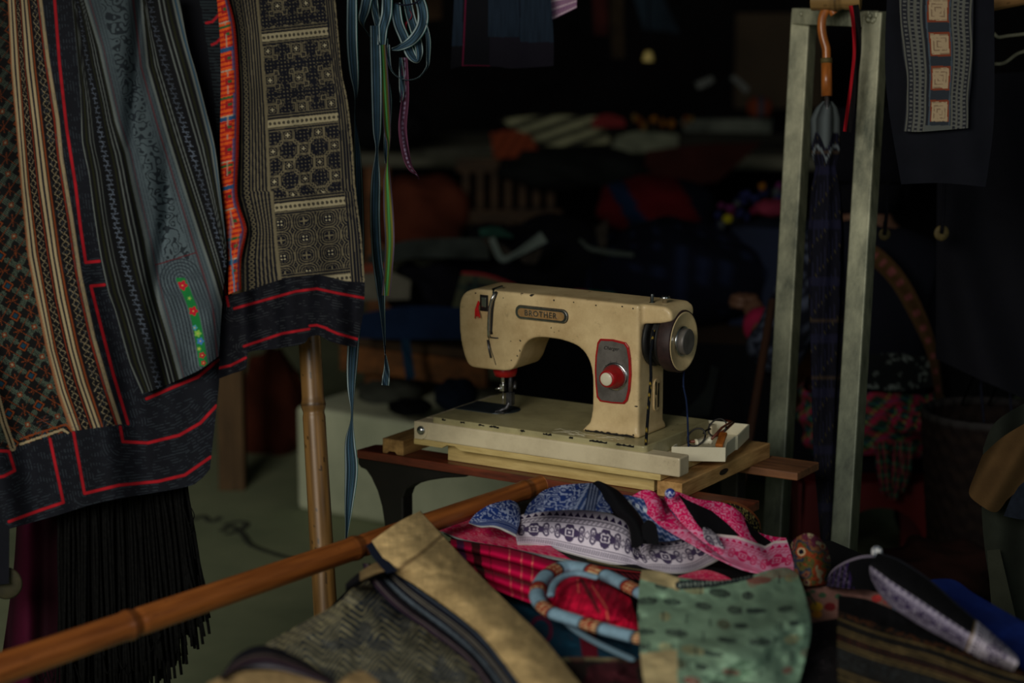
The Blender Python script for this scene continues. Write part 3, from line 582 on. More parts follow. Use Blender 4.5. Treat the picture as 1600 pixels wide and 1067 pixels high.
def batik_a(X, Y, U, V_):
    C = np.zeros(X.shape+(3,)); C[:] = L(13, 14, 17); b = band(X, Y, S2)
    g = L(100, 106, 104); ol = L(30, 32, 16)
    def st(lo, hi, c, a=.9, w=.05): put(C, stripe(b, lo, hi, w), c, a)
    st(-.03, .05, g, .7, .03); st(.40, .45, g, .6, .03); st(.57, .61, g, .45, .03); st(.2, .3, ol)
    st(1.48, 1.53, g, .8, .03); st(1.66, 1.71, g, .8, .03); st(1.3, 1.38, ol); st(1.84, 1.9, ol)
    # indigo batik centre
    v = fbm(X/40, Y/55, 3); panel = (b > 1.95) & (b < 3.02)
    lum = .35+.75*np.interp(Y, [0, 60, 200, 290, 400, 560], [.55, .5, .45, .95, .9, 1.1])*np.clip(1.25-1.3*np.abs(b-2.5+.12*np.sin(Y/60)), .25, 1)*(.7+.6*v)  # lighting variation painted into the panel: lighter centre, darker top
    base = L(76, 88, 94)[None, None]*lum[..., None]
    C[:] = np.where(panel[..., None], base, C)
    u = b-2; vines = tri(fbm(X/13, Y/13, 2)*5+.2*np.sin(X/3)*np.sin(Y/3.4))
    core = stripe(u, .27, .72, .05)*(Y < 405)
    put(C, core*(vines > .66)*panel, L(20, 25, 32), .85)
    fine = (tri(b*17) > .55)*panel*(1-core); put(C, fine, L(38, 44, 52), .5)
    put(C, (tri((Y-.3*X)/3.1) > .75)*panel*(1-core), L(40, 46, 54), .35)
    st(2.08, 2.1, L(70, 22, 28), .8, .02); st(2.83, 2.86, L(78, 24, 30), .8, .02)
    # squares round the green patch
    d = dpoly(X, Y, GR); low = (Y > 402) & panel
    put(C, low*(tri(d/5.2) > .6)*(d < 34), L(34, 40, 48), .75)
    put(C, (dpoly(X, Y, [(243, 414), (305, 395)]) < 1.1), L(84, 24, 30), .8)
    st(1.94, 2.04, g, .7); st(2.97, 3.05, g, .8)
    st(3.2, 3.32, ol); st(3.42, 3.48, g, .8, .03); st(3.6, 3.66, g, .8, .03); st(4.33, 4.38, g, .8, .03); st(4.49, 4.54, g, .8, .03); st(4.62, 4.70, ol); st(4.82, 4.89, g); st(4.91, 4.955, L(40, 78, 104)); st(4.96, 5.05, g)
    for c_ in (1, 4):       # cross stitch zigzag
        w_ = (.15 if c_ == 1 else .14); z = c_+w_*.55*(tri(Y/15.0)*2-1)
        dots = (np.sin(Y*1.9)*np.sin(X*1.9) > -.25); sp = (np.abs(b-z) < .032)
        cr = (np.abs(((Y/7.5) % 1)-.5) < .13) & (np.abs(b-z) < .15)
        a_ = np.clip(.15+.85*F4(X/60, Y/70), .15, .8)*np.clip(.4+Y/400, 0, 1); put(C, (sp | cr)*dots*a_, L(104, 114, 132), .85)
    m_ = soft(d-6.8, 1.2)*(Y > 434)*(Y < 572); put(C, m_, L(26, 110, 54))
    for fx, fy, r, c in ((285, 446, 7, (170, 26, 44)), (302, 486, 6.5, (180, 24, 44)), (304, 512, 4, (70, 140, 160)), (309, 521, 5, (120, 170, 70)), (313, 533, 5, (60, 110, 170)), (316, 555, 4.5, (160, 24, 40)), (318, 567, 3.5, (170, 24, 40)), (296, 466, 3, (90, 160, 70)), (311, 545, 3, (110, 150, 60))):
        th_ = np.arctan2(Y-fy, X-fx); rr = np.hypot(X-fx, Y-fy); put(C, soft(rr-r*(1.0+.2*np.cos(5*th_)), 1)*m_, L(*c)); put(C, soft(rr-1.1, 1)*m_, L(190, 170, 90))
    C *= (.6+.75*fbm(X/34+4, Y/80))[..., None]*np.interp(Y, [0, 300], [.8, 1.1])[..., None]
    return C
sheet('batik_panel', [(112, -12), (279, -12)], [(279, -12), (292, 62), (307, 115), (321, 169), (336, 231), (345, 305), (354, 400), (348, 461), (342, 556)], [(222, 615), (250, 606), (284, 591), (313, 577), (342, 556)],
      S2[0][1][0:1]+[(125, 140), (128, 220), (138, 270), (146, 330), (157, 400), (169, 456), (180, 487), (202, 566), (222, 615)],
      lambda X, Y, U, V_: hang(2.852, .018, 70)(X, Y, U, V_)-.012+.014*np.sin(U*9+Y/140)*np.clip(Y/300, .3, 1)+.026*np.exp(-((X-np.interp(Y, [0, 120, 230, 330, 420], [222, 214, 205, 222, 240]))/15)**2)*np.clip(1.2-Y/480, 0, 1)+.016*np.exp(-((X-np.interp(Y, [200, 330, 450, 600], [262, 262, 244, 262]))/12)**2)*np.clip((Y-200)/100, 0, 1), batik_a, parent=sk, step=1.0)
# second garment: orange embroidery strip, resist dyed panel, dark hem
g2 = thing('batik_skirt', 'navy and cream resist dyed skirt with orange edge strip beside bamboo pole', 'textile', tuple(P(450, -10, 2.86).tolist()))
def dark_c(X, Y, U, V_):
    C = np.zeros(X.shape+(3,)); C[:] = L(10, 11, 17); e = (X > np.interp(Y, [0, 60, 150, 300], [312, 322, 334, 345]))
    put(C, e*(tri(Y/5.2+fbm(X/20, Y/20)) > .45), L(34, 42, 46), .7)
    for pl in ([(322, 36), (332, 34), (341, 24)], [(331, 70), (338, 67), (345, 60)], [(350, 446), (357, 478)]): put(C, soft(dpoly(X, Y, pl)-1.8, 1.2), RED)
    return C
sheet('lining', [(262, -12), (352, -12)], [(352, -12), (356, 230), (362, 480), (352, 560)], [(330, 560), (352, 560)], [(262, -12), (300, 150), (330, 300), (338, 450), (330, 560)], hang(2.885, .01, 50, 3), dark_c, parent=g2, step=1.6)
OL = [(338, -12), (339, 0), (344, 68), (345, 144), (344, 219), (346, 299), (352, 350), (356, 405), (357, 460)]; OR = [(357, -12), (358, 0), (368, 45), (374, 144), (373, 233), (371, 305), (384, 350), (385, 365), (377, 407), (377, 452)]
def orange_c(X, Y, U, V_):
    C = np.zeros(X.shape+(3,)); yy = Y+7*U-3*np.sin(Y/60); C[:] = L(170, 36, 28)
    rows = (tri(yy/7.6) > .42); put(C, rows*(U < .8), L(214, 84, 30), .95)
    k = np.floor(yy/37).astype(int); fy = (yy/37) % 1
    put(C, (fy > .30)*(fy < .62)*(np.abs(U-.45) < .18), L(150, 26, 30)); put(C, (fy > .4)*(fy < .52)*(np.abs(U-.5) < .12), L(46, 84, 46))
    put(C, (fy > .94)*(U < .8)*(k % 2 == 0), L(170, 150, 130)); put(C, ((k % 3) == 2)*(fy < .17)*(U < .8), L(28, 78, 120)); put(C, ((k % 3) == 1)*(fy > .1)*(fy < .2)*(U < .7), L(40, 90, 50))
    put(C, (np.abs(U-.38) < .03)*((yy/40 % 1) > .35)*(k % 2 == 1), L(160, 140, 120), .7)
    put(C, (np.abs(U-.80) < .03), L(40, 70, 110), .8); put(C, (U > .86), L(176, 40, 24)); put(C, ((k % 2) == 0)*(np.abs(U-.72) < .04), L(60, 90, 140), .8)
    put(C, (tri(yy/2.6) > .6), L(60, 10, 12), .35); put(C, (U > .93)*(tri(yy/4) > .4), L(90, 14, 14), .7)
    w_ = np.clip((Y-330)/60, 0, 1); put(C, w_*(np.abs(U-.3-.15*np.sin(Y/22)) < .07), L(60, 110, 140)); put(C, w_*(tri(U*3.2+Y/60) > .8), L(170, 100, 70), .5)
    return C
sheet('orange_strip', [(338, -12), (357, -12)], OR, [(357, 460), (377, 452)], OL, lambda X, Y, U, V_: hang(2.85, .006, 40, 3)(X, Y, U, V_)-.010*np.sin(U*math.pi), orange_c, parent=g2, step=.9)
S3 = [(0, OR), (1, [(402, -12), (404, 0), (410, 70), (418, 180), (423, 298), (427, 300), (433, 376), (440, 433), (444, 460)]), (2, [(507, -12), (508, 0), (513, 56), (521, 121), (528, 180), (534, 298), (538, 300), (548, 433), (550, 460)]),
      (3, [(523, -12), (524, 0), (529, 56), (534, 112), (543, 157), (550, 219), (556, 298), (565, 372), (570, 441)])]
def resist(X, Y, U, V_):
    NV = L(15, 16, 25); CR = L(112, 103, 80); C = np.zeros(X.shape+(3,)); C[:] = NV; b = band(X, Y, S3)
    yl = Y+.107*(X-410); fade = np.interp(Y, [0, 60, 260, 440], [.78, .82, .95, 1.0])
    # side stripes
    L_ = b < 1; bs = b*40
    put(C, L_*(tri(bs/4.1) > .6), CR, .6); put(C, L_*(tri(bs/4.1+.1) > .72)*(tri(yl/2.8) > .3), CR, .5)
    put(C, stripe(b, .16, .36, .03), NV); cy = (yl/7.2 % 1)-.5; cb = (b-.26)/.08
    rr = np.hypot(cy*2.0, cb); put(C, L_*(np.abs(rr-.72) < .25)*(np.abs(cb) < 1.15), CR, .8*1)
    put(C, stripe(b, .93, 1.0, .03), CR, .8)
    R_ = b > 2; put(C, R_*(tri((b-2)*4.3) > .68), CR, .65); put(C, stripe(b, 2.5, 2.66, .05), NV); put(C, R_*(b > 2.84)*(F1(X/1.6, Y/2.1) > .42), CR, .9)
    # centre panels
    mid = (b >= 1) & (b <= 2); u = (b-1)*108.0
    def flower(C, m, ux, uy, r0=7.4):
        sq = np.maximum(np.abs(ux), np.abs(uy)); s = m & (sq < r0); rr = np.hypot(ux, uy); mn = np.minimum(np.abs(ux), np.abs(uy))
        put(C, s, NV); put(C, m*(np.abs(sq-r0) < .75), CR, .8); put(C, s*(((mn < .7) & (rr < 3.4)) | (rr < 1.2)), L(165, 155, 126)); put(C, s*(np.abs(rr-5) < .75)*(mn > 1.2), CR, .6)
    def panel(y0, y1, yref, lat=23.0, big=True, stag=False, u0=8):
        m = mid & (yl >= y0) & (yl < y1)
        if big:
            if not stag:
                x = ((u-u0)+lat) % (2*lat)-lat; y = ((yl-yref)+lat) % (2*lat)-lat; X0, Y0 = np.abs(x), np.abs(y); ax, ay = lat-X0, lat-Y0
                d = np.minimum(ax, ay)-2.4
                d = np.minimum(d, np.minimum(np.maximum(ax-10, ay-5), np.maximum(ax-5, ay-10)))
                d = np.minimum(d, np.minimum(np.maximum(X0-3.5, ay-9.5), np.maximum(X0-8.5, ay-4.2))); d = np.minimum(d, np.minimum(np.maximum(Y0-3.5, ax-9.5), np.maximum(Y0-8.5, ax-4.2)))
                fx, fy = x, y
            else:
                i, j = np.round((u-u0)/lat), np.round((yl-yref)/lat); d = np.full(X.shape, 9e9); fx = np.full(X.shape, 99.); fy = fx.copy()
                for di in (-1, 0, 1):
                    for dj in (-1, 0, 1):
                        x = np.abs(u-u0-(i+di)*lat); y = np.abs(yl-yref-(j+dj)*lat); odd = ((i+di+j+dj) % 2 != 0)
                        q = np.minimum(np.maximum(x-10.5, y-4.5), np.maximum(x-4.5, y-10.5)); q = np.minimum(q, np.maximum(x, y)-7.5); d = np.minimum(d, np.where(odd, q, 9e9))
                ev = ((i+j) % 2 == 0); fx = np.where(ev, u-u0-i*lat, 99); fy = np.where(ev, yl-yref-j*lat, 99)
            black = d < .6; put(C, m*~black*(tri((d-.6)/3.6+.12) > .6), CR, .8)
            dots = np.hypot(((u-u0)/5.75 % 1)-.5, ((yl-yref)/5.75 % 1)-.5) < .19; put(C, m*black*dots*(d < -.5), CR, .7); flower(C, m, fx, fy)
        else:
            lx, ly = 37., 27.; x2 = (u-6)/lx; y2 = (yl-yref)/ly; i, j = np.round(x2), np.round(y2); fx, fy = (x2-i)*lx, (y2-j)*ly
            sq = np.maximum(np.abs(fx)*.9, np.abs(fy)); sup = (np.abs(fx)**3+np.abs(fy*1.1)**3)**(1/3.)
            put(C, m*(sup > 7)*(tri((sup-7)/3.6) > .62), CR, .7); dots = np.hypot((fx/5.2 % 1)-.5, (fy/5.2 % 1)-.5) < .25; odd = (i+j) % 2 == 0
            put(C, m*(sup <= 6.5)*dots*odd, L(170, 160, 130), .9); put(C, m*(sup <= 6.5)*~odd*((np.abs(fx) < 1)|(np.abs(fy) < 1)), CR, .9)
    panel(-40, 45, 12, u0=30); panel(72, 180, 81); panel(208, 312, 239, 23.6, stag=True, u0=6); panel(340, 470, 352, big=False)
    for y0, y1 in ((45, 72), (180, 208), (312, 340), (432, 462)):
        m = mid & (yl >= y0) & (yl < y1); c = (y0+y1)/2+1; put(C, m, NV); put(C, m*(tri((yl-y0)/4.6) > .55), CR, .6)
        ch = m*(np.abs(yl-c) < 6); put(C, ch, NV); fx = ((u/7.0) % 1)-.5; rr = np.hypot(fx*1.9, (yl-c)/4.2); put(C, ch*(rr > .62), L(150, 140, 112), .9); put(C, ch*(np.abs(fx*7+(yl-c)*.6) < .8)*(rr < .5), CR, .5)
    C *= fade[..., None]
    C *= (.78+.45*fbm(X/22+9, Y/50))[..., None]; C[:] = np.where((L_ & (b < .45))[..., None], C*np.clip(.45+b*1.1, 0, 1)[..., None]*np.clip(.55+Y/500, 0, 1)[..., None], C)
    return C
hb = [(381, 456), (410, 446), (441, 436), (470, 431), (498, 430), (520, 434), (540, 439), (570, 441)]
d3 = lambda X, Y, U, V_: hang(2.86, .008, 45, 6)(X, Y, U, V_)
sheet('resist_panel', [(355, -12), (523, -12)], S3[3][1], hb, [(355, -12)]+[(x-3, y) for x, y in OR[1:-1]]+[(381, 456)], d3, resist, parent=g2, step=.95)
H2 = [[(366, 482), (416, 468), (463, 455), (495, 451), (527, 458), (571, 466)], [(381, 541), (441, 521), (483, 514)], [(484, 509), (495, 508), (511, 513)], [(511, 514), (527, 521), (559, 530)], [(342, 575), (360, 571), (384, 559)], [(350, 446), (357, 478)]]
def hem_c(X, Y, U, V_):
    C = np.zeros(X.shape+(3,)); C[:] = L(15, 16, 23); slub(X, Y, C, H2[:1]+H2[4:5]+[H2[1]+H2[3]], 4, 30, L(64, 68, 72))
    for pl in H2: put(C, soft(dpoly(X, Y, pl)-1.9, 1.2), RED*(.8+.4*F3(X/9, Y/9))[..., None])
    C *= (.7+.6*fbm(X/14, Y/40))[..., None]; return C
sheet('hem', [(352, 462)]+hb, [(570, 441), (569, 470), (566, 500), (556, 543)], [(341, 592), (362, 584), (384, 575), (387, 551), (430, 545), (473, 537), (483, 527), (498, 524), (518, 534), (556, 543)], [(352, 462), (346, 520), (341, 592)],
      lambda X, Y, U, V_: d3(X, Y, U, V_)-.006+.006*np.sin(X/8.0+2*F1(X/60, Y/60)), hem_c, parent=g2, step=1.1)
GAIN = 1.9
# ================================================================ poles, ribbons, steel frame, umbrella
def bamboo(name, p0, p1, r0, r1, nodes, c0, c1, dark, label, cat, n=420, seg=40, bend=0, spots=.5, seed=0, dip=(1, 1)):
    p0, p1 = np.array(p0, float), np.array(p1, float); ax = p1-p0; Lg = np.linalg.norm(ax); ax /= Lg
    a = np.cross(ax, (0, 0, 1.) if abs(ax[2]) < .9 else (1., 0, 0)); a /= np.linalg.norm(a); b = np.cross(a, ax)
    t = np.linspace(0, 1, n); r = r0+(r1-r0)*t; C = np.zeros((n, seg, 3)); ang = np.linspace(0, 2*np.pi, seg, endpoint=False)
    s = t*Lg; nodeD = np.full(n, 9.)
    for k in nodes: nodeD = np.minimum(nodeD, np.abs(s-k*Lg)); r = r*(1+.10*np.exp(-((s-k*Lg)/.006)**2)-.07*np.exp(-((s-k*Lg-.011)/.004)**2))
    # open sawn ends
    Rr = r[:, None]*np.ones((1, seg)); cen = p0[None]+ax[None]*s[:, None]+bend*np.sin(np.pi*t)[:, None]*b[None]
    X = cen[:, None]+Rr[..., None]*(np.cos(ang)[None, :, None]*a+np.sin(ang)[None, :, None]*b)
    S, A = np.meshgrid(s, ang, indexing='ij'); f = fbm(S*14+seed, A*3.2+seed, 3); g = F2(S*3+seed, A*14)
    C[:] = np.asarray(c0)+(np.asarray(c1)-c0)*np.clip(f*1.5-.2, 0, 1)[..., None]; C *= (.85+.3*g)[..., None]
    sp = (F3(S*90+seed, A*9) > .86) & (F1(S*9+seed, A*2) > .52); put(C, sp, dark, spots)
    put(C, np.clip(1-np.abs(nodeD)/.004, 0, 1)[:, None]*np.ones((1, seg)), dark, .75); put(C, np.clip(1-np.abs(nodeD-.006)/.006, 0, 1)[:, None]*np.ones((1, seg)), dark, .3)
    o = grid_mesh(name, X, C, 'fibre', None, 0, True, True, None, True)
    # end walls
    for i, sg in ((0, -1), (n-1, 1)):
        bm = bmesh.new(); bm.from_mesh(o.data)
        bm.verts.ensure_lookup_table(); vs = [bm.verts[i*seg+k] for k in range(seg)]; ed = bm.verts.layers.float_color.get('Col')
        inner = []
        for k, v in enumerate(vs):
            w_ = bm.verts.new(Vector(cen[i].tolist())+(v.co-Vector(cen[i].tolist()))*.72); w_[ed] = (*(np.asarray(c1)*1.1).tolist(), 1); inner.append(w_)
        deep = []
        for w0 in inner:
            w_ = bm.verts.new(w0.co-Vector((ax*.03*sg).tolist())); w_[ed] = (.004, .003, .002, 1); deep.append(w_)
        for k in range(seg):
            j = (k+1) % seg; bm.faces.new([vs[k], vs[j], inner[j], inner[k]]); bm.faces.new([inner[k], inner[j], deep[j], deep[k]])
        bm.faces.new(deep); bm.to_mesh(o.data); bm.free(); o.data.polygons.foreach_set('use_smooth', [True]*len(o.data.polygons))
    return tag(o, label, cat)
bamboo('bamboo_rail', P(-90, 1076, 2.33), P(846, 757, 2.99), .0188, .0128, (.26, .632, .965), L(82, 42, 16), L(126, 72, 30), L(40, 20, 8), 'glossy orange brown bamboo rail rising across the foreground to the bench', 'pole', spots=.25, seed=3)
pt = P(470, 300, 3.0); pb = P(508, 945, 2.97); dr = (pb-pt)/(pt[2]-pb[2]); pb = pt+dr*(pt[2]-.0); ln_ = np.linalg.norm(pb-pt)
tn = [np.linalg.norm(P(490, 632, 2.985)-pt)/ln_, .93]
bamboo('bamboo_pole', pt, pb, .0150, .0178, tn, L(66, 46, 22), L(110, 80, 42), L(26, 18, 10), 'upright bamboo pole with dark flecks standing under the batik skirt', 'pole', seed=9, spots=.8)
# hanging rod above the textiles (out of frame, carries them)
bamboo('bamboo_hanging_rod', P(-80, -40, 2.87), P(1000, -40, 3.0), .014, .013, (.2, .6), L(104, 66, 30), L(150, 102, 50), L(40, 20, 8), 'bamboo rod over the stall from which the skirts and ribbons hang', 'pole', n=200)

def ribbon(name, path, d, stripes, label=None, cat='ribbon', group=None, parent=None, ddv=None, nu=26):
    p = smooth_pts(path, 14); p[:, 2] *= 1.22; n = len(p); T = np.gradient(p[:, :2], axis=0); T /= np.maximum(np.linalg.norm(T, axis=1), 1e-6)[:, None]; N = np.stack([-T[:, 1], T[:, 0]], 1)
    N = np.where(N[:, :1] > 0, -N, N) if False else N
    u = np.linspace(-.5, .5, nu); X = p[:, None, 0]+N[:, None, 0]*u[None]*p[:, 2:3]; Y = p[:, None, 1]+N[:, None, 1]*u[None]*p[:, 2:3]
    s = np.linspace(0, 1, n)[:, None]; D = (np.interp(s, np.linspace(0, 1, len(d)), d) if hasattr(d, '__len__') else d+0*s)+.004*np.sin(u[None]*5+s*9)+0*X
    if p.shape[1] > 3: D = D+p[:, 3:4]
    C = stripes(u[None]+.5+0*X, s+0*X, X, Y); return_ = grid_mesh(name, P(X, Y, D), C, 'fabric', parent)
    if label: tag(return_, label, cat, group)
    return return_
def blue_st(k=1.0):
    def f(u, s, X, Y):
        C = np.zeros(X.shape+(3,)); C[:] = L(34, 54, 62, k); put(C, tri(u*5.2) > .55, L(22, 30, 40, k)); put(C, stripe(u, .04, .14, .04), L(120, 132, 134, k)); put(C, stripe(u, .86, .96, .04), L(120, 132, 134, k))
        put(C, stripe(u, .33, .37, .02)+stripe(u, .63, .67, .02), L(60, 84, 110, k), .8); put(C, (u < .04)|(u > .96), L(20, 60, 56, k)); C *= (.85+.3*F1(Y/14, X/9))[..., None]; return C
    return f
def green_st(u, s, X, Y):
    C = np.zeros(X.shape+(3,)); C[:] = L(96, 92, 40); put(C, stripe(u, .0, .14, .05)+stripe(u, .86, 1, .05), L(78, 62, 84)); put(C, stripe(u, .36, .64, .05), L(44, 116, 62)); put(C, stripe(u, .47, .53, .03), L(110, 170, 90), .7)
    C *= np.interp(Y, [60, 200, 240, 460], [.35, .5, 1, 1.1])[..., None]; return C
def purple_st(u, s, X, Y):
    C = np.zeros(X.shape+(3,)); C[:] = L(52, 26, 40); put(C, stripe(u, .0, .12, .05)+stripe(u, .88, 1, .05), L(74, 40, 58)); put(C, stripe(u, .38, .62, .05)*(tri(Y/6.5) > .5), L(96, 84, 104)); return C
RG = 'blue striped ribbons hanging over the shop'
dR = 2.96
ribbon('ribbon', [(550, -15, 13), (550, 60, 14), (553, 110, 12), (556, 140, 6), (555.5, 160, 1.5), (555, 185, 2), (558, 230, 8), (560, 300, 12), (561, 420, 13), (552, 540, 15), (549, 600, 11), (550, 650, 3), (547, 690, 13), (549, 735, 17), (545, 790, 11), (542, 830, 4), (540, 848, 2)], [2.90, 2.94, 3.0, 3.0, 3.0], blue_st(), 'long blue striped ribbon hanging down past the bench, beside the batik skirt', 'ribbon', RG)
ribbon('ribbon', [(586, 40, 13), (588, 120, 14), (589, 200, 11), (589, 235, 4), (587, 280, 12), (586, 340, 13), (589, 400, 13), (594, 440, 13), (597, 480, 8), (600, 520, 4), (602, 555, 1.5)], dR, blue_st(), 'blue striped ribbon ending in a thread above the machine, left of the green ribbon', 'ribbon', RG)
ribbon('ribbon', [(602, 553, 1.5), (604, 575, 7), (603, 590, 10), (602, 602, 10)], dR+.001, blue_st(.8), 'small frayed blue ribbon end hanging on a thread', 'ribbon', RG)
tube('thread_end', [V(602, 540, dR), V(602, 556, dR)], .0006, 'navycloth'); tag(bpy.data.objects['thread_end'], 'dark thread joining the two pieces of blue ribbon', 'thread')
ribbon('ribbon', [(600, 60, 11), (602, 110, 9), (607, 160, 9), (604, 220, 8), (603, 255, 3)], dR+.006, blue_st(.9), 'short blue ribbon tail behind the green ribbon', 'ribbon', RG)
ribbon('green_ribbon', [(597, 70, 10), (601, 130, 10), (605, 200, 9), (607, 225, 4), (606, 250, 3), (605, 280, 9), (607, 330, 13), (609, 380, 12), (606, 430, 11), (603, 462, 11)], dR-.002, green_st, 'green and yellow striped ribbon hanging among the blue ribbons', 'ribbon')
ribbon('purple_ribbon', [(632, 90, 8), (633, 150, 10), (629, 200, 11), (634, 240, 10), (641, 262, 7), (650, 272, 3), (655, 280, 1)], dR+.004, purple_st, 'narrow dark purple woven ribbon with a curled tail', 'ribbon')
ribbon('ribbon', [(626, 90, 4), (628, 130, 8), (627, 160, 3)], dR+.004, blue_st(.8), 'short blue ribbon tail beside the purple ribbon', 'ribbon', RG)
for k, (pth, lab) in enumerate((
        ([(576, -15, 14, 0), (570, 15, 13, 0), (566, 30, 10, .002), (568, 42, 2, .004), (574, 52, 2, .006), (582, 60, 2, .006)], 'leftmost loop of blue striped ribbon in the tangle'),
        ([(605, -15, 14, -.004), (604, 20, 14, -.004), (598, 45, 13, -.004), (596, 70, 11, -.004)], 'blue striped ribbon folded forward in the middle of the tangle'),
        ([(584, -15, 9, .004), (586, 15, 10, .004), (592, 46, 8, .004)], 'dim blue ribbon behind the middle fold of the tangle'),
        ([(650, -15, 12, -.006), (660, 15, 14, -.006), (659, 40, 14, -.006), (645, 62, 13, -.006), (625, 74, 8, -.004), (612, 77, 3, 0)], 'blue striped ribbon curling round at the right of the tangle'),
        ([(618, 5, 13, .004), (622, 35, 13, .004), (632, 60, 13, .004), (642, 85, 13, .004), (652, 95, 6, .004), (655, 80, 10, .006), (650, 55, 12, .008), (640, 20, 12, .008), (634, -15, 12, .008)], 'dark blue ribbon loop hanging lowest in the tangle'),
        ([(663, 30, 3, 0), (669, 60, 6, 0), (669, 90, 5, 0), (667, 105, 3, 0), (655, 120, 1.4, 0), (640, 125, 1.4, 0), (625, 122, 1.4, 0), (612, 110, 2, 0), (607, 90, 5, 0), (606, 70, 5, 0)], 'pale edge-on ribbon making the widest loop of the tangle'))):
    ribbon('ribbon', pth, dR, blue_st(1.05), lab, 'ribbon', RG)
ribbon('red_ribbon', [(640, 2, 3), (642, 14, 4), (644, 26, 2), (634, 38, 4), (633, 50, 5), (636, 60, 4)], dR+.012, lambda u, s, X, Y: solid(L(110, 20, 34))(X, Y, u, s), 'thin red ribbon seen through the ribbon tangle', 'ribbon')
tube('hair_tie', smooth_pts([tuple(V(a, b, dR-.01)) for a, b in ((618, 5), (634, 8), (650, 4), (658, -4))]), .0012, 'navycloth'); tag(bpy.data.objects['hair_tie'], 'thin dark string tying the ribbons together', 'string')

# steel frame of square tubes
sf = thing('steel_frame', 'weathered galvanised steel frame of two uprights and a crossbar, right of centre', 'frame', tuple(P(1290, 800, 3.45).tolist()))
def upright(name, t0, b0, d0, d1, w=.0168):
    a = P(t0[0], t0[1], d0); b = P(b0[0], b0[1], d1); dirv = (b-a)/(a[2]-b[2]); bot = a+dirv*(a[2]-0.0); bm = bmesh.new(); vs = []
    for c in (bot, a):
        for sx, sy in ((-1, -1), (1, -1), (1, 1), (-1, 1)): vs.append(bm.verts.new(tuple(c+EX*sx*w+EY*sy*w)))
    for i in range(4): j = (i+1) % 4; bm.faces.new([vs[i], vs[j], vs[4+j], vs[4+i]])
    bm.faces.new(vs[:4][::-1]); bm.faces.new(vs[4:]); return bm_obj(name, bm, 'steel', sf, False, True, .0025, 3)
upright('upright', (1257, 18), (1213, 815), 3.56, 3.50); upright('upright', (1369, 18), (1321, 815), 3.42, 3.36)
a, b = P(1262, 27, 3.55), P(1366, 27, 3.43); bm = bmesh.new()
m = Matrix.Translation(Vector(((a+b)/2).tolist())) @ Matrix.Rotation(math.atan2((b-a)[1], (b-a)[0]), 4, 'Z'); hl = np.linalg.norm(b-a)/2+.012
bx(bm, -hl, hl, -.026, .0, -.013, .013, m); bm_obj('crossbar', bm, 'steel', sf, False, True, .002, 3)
bm = bmesh.new()
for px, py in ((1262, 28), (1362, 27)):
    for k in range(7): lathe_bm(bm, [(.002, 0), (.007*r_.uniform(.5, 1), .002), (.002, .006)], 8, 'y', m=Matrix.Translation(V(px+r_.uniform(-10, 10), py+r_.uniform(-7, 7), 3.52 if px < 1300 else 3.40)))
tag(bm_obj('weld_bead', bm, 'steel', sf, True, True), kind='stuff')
bamboo('bamboo_beam', P(1268, -3, 3.42), P(1345, -4, 3.40), .020, .020, (.5,), L(92, 70, 40), L(128, 100, 60), L(30, 20, 10), 'short bamboo stub tied on top of the steel frame', 'pole', n=100)
bamboo('bamboo_beam', P(1545, -4, 3.3), P(1680, -30, 3.3), .022, .022, (.8,), L(92, 66, 40), L(128, 92, 56), L(30, 20, 10), 'bamboo beam end at the top right corner', 'pole', n=100)
# umbrella
ug = thing('umbrella', 'folded navy plaid umbrella with brown crook handle hanging between the steel uprights', 'umbrella', tuple(P(1290, 500, 3.45).tolist()))
dU = 3.43
hp = [(1304, 22), (1297, 13), (1290, 17), (1285, 28), (1284, 45), (1287, 62), (1291, 76), (1291.5, 92)]
tube('handle', smooth_pts([tuple(P(x, y, dU-.012)) for x, y in hp], 8), [.0072]*8*7+[.0072], 'umb_wood', ug, 14)
tube('grip', [P(1291.5, 97, dU-.012), P(1292, 150, dU-.012)], .0088, 'umb_wood', ug, 14)
tube('ring', [P(1291.5, 91, dU-.012), P(1291.6, 99, dU-.012)], .0094, 'gold', ug, 18)
tube('shaft', [P(1292, 148, dU-.012), P(1294, 200, dU-.01)], .004, 'darkmetal', ug, 10)
n = 160; seg = 72; ys = np.linspace(158, 905, n); rad = np.interp(ys, [158, 168, 185, 240, 262, 290, 350, 480, 700, 905], [8, 18, 25, 24, 17, 24, 29, 30, 22, 6]); cxs = np.interp(ys, [158, 185, 262, 480, 700, 905], [1293, 1290, 1291, 1291, 1292, 1293])
ang = np.linspace(0, 2*np.pi, seg, endpoint=False); Y_, A_ = np.meshgrid(ys, ang, indexing='ij')
rr = rad[:, None]*(1-.22*np.abs(np.sin(A_*3.5+Y_/170))*np.clip((905-Y_)/300, 0, 1)); Xp = cxs[:, None]+rr*np.cos(A_); Dd = dU+rr*np.sin(A_)*.001
C = np.zeros(Xp.shape+(3,)); C[:] = L(9, 9, 18); gx = A_*4+Y_/160
put(C, tri(gx/1.0) > .82, L(20, 20, 36)); put(C, tri(gx*1.0+.25) > .97, L(60, 54, 34), .6); put(C, tri(Y_/88) > .84, L(20, 20, 38), .8); put(C, tri(Y_/88+.3) > .985, L(54, 42, 30), .6)
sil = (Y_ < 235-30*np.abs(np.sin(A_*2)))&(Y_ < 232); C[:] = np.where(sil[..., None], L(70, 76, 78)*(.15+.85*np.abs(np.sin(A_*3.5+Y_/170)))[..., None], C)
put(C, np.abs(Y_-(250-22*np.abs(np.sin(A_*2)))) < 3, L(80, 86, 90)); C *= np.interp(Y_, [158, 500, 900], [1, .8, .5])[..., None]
grid_mesh('canopy', P(Xp, Y_, Dd), C, 'fabric', ug, 0, True, True, None, True)
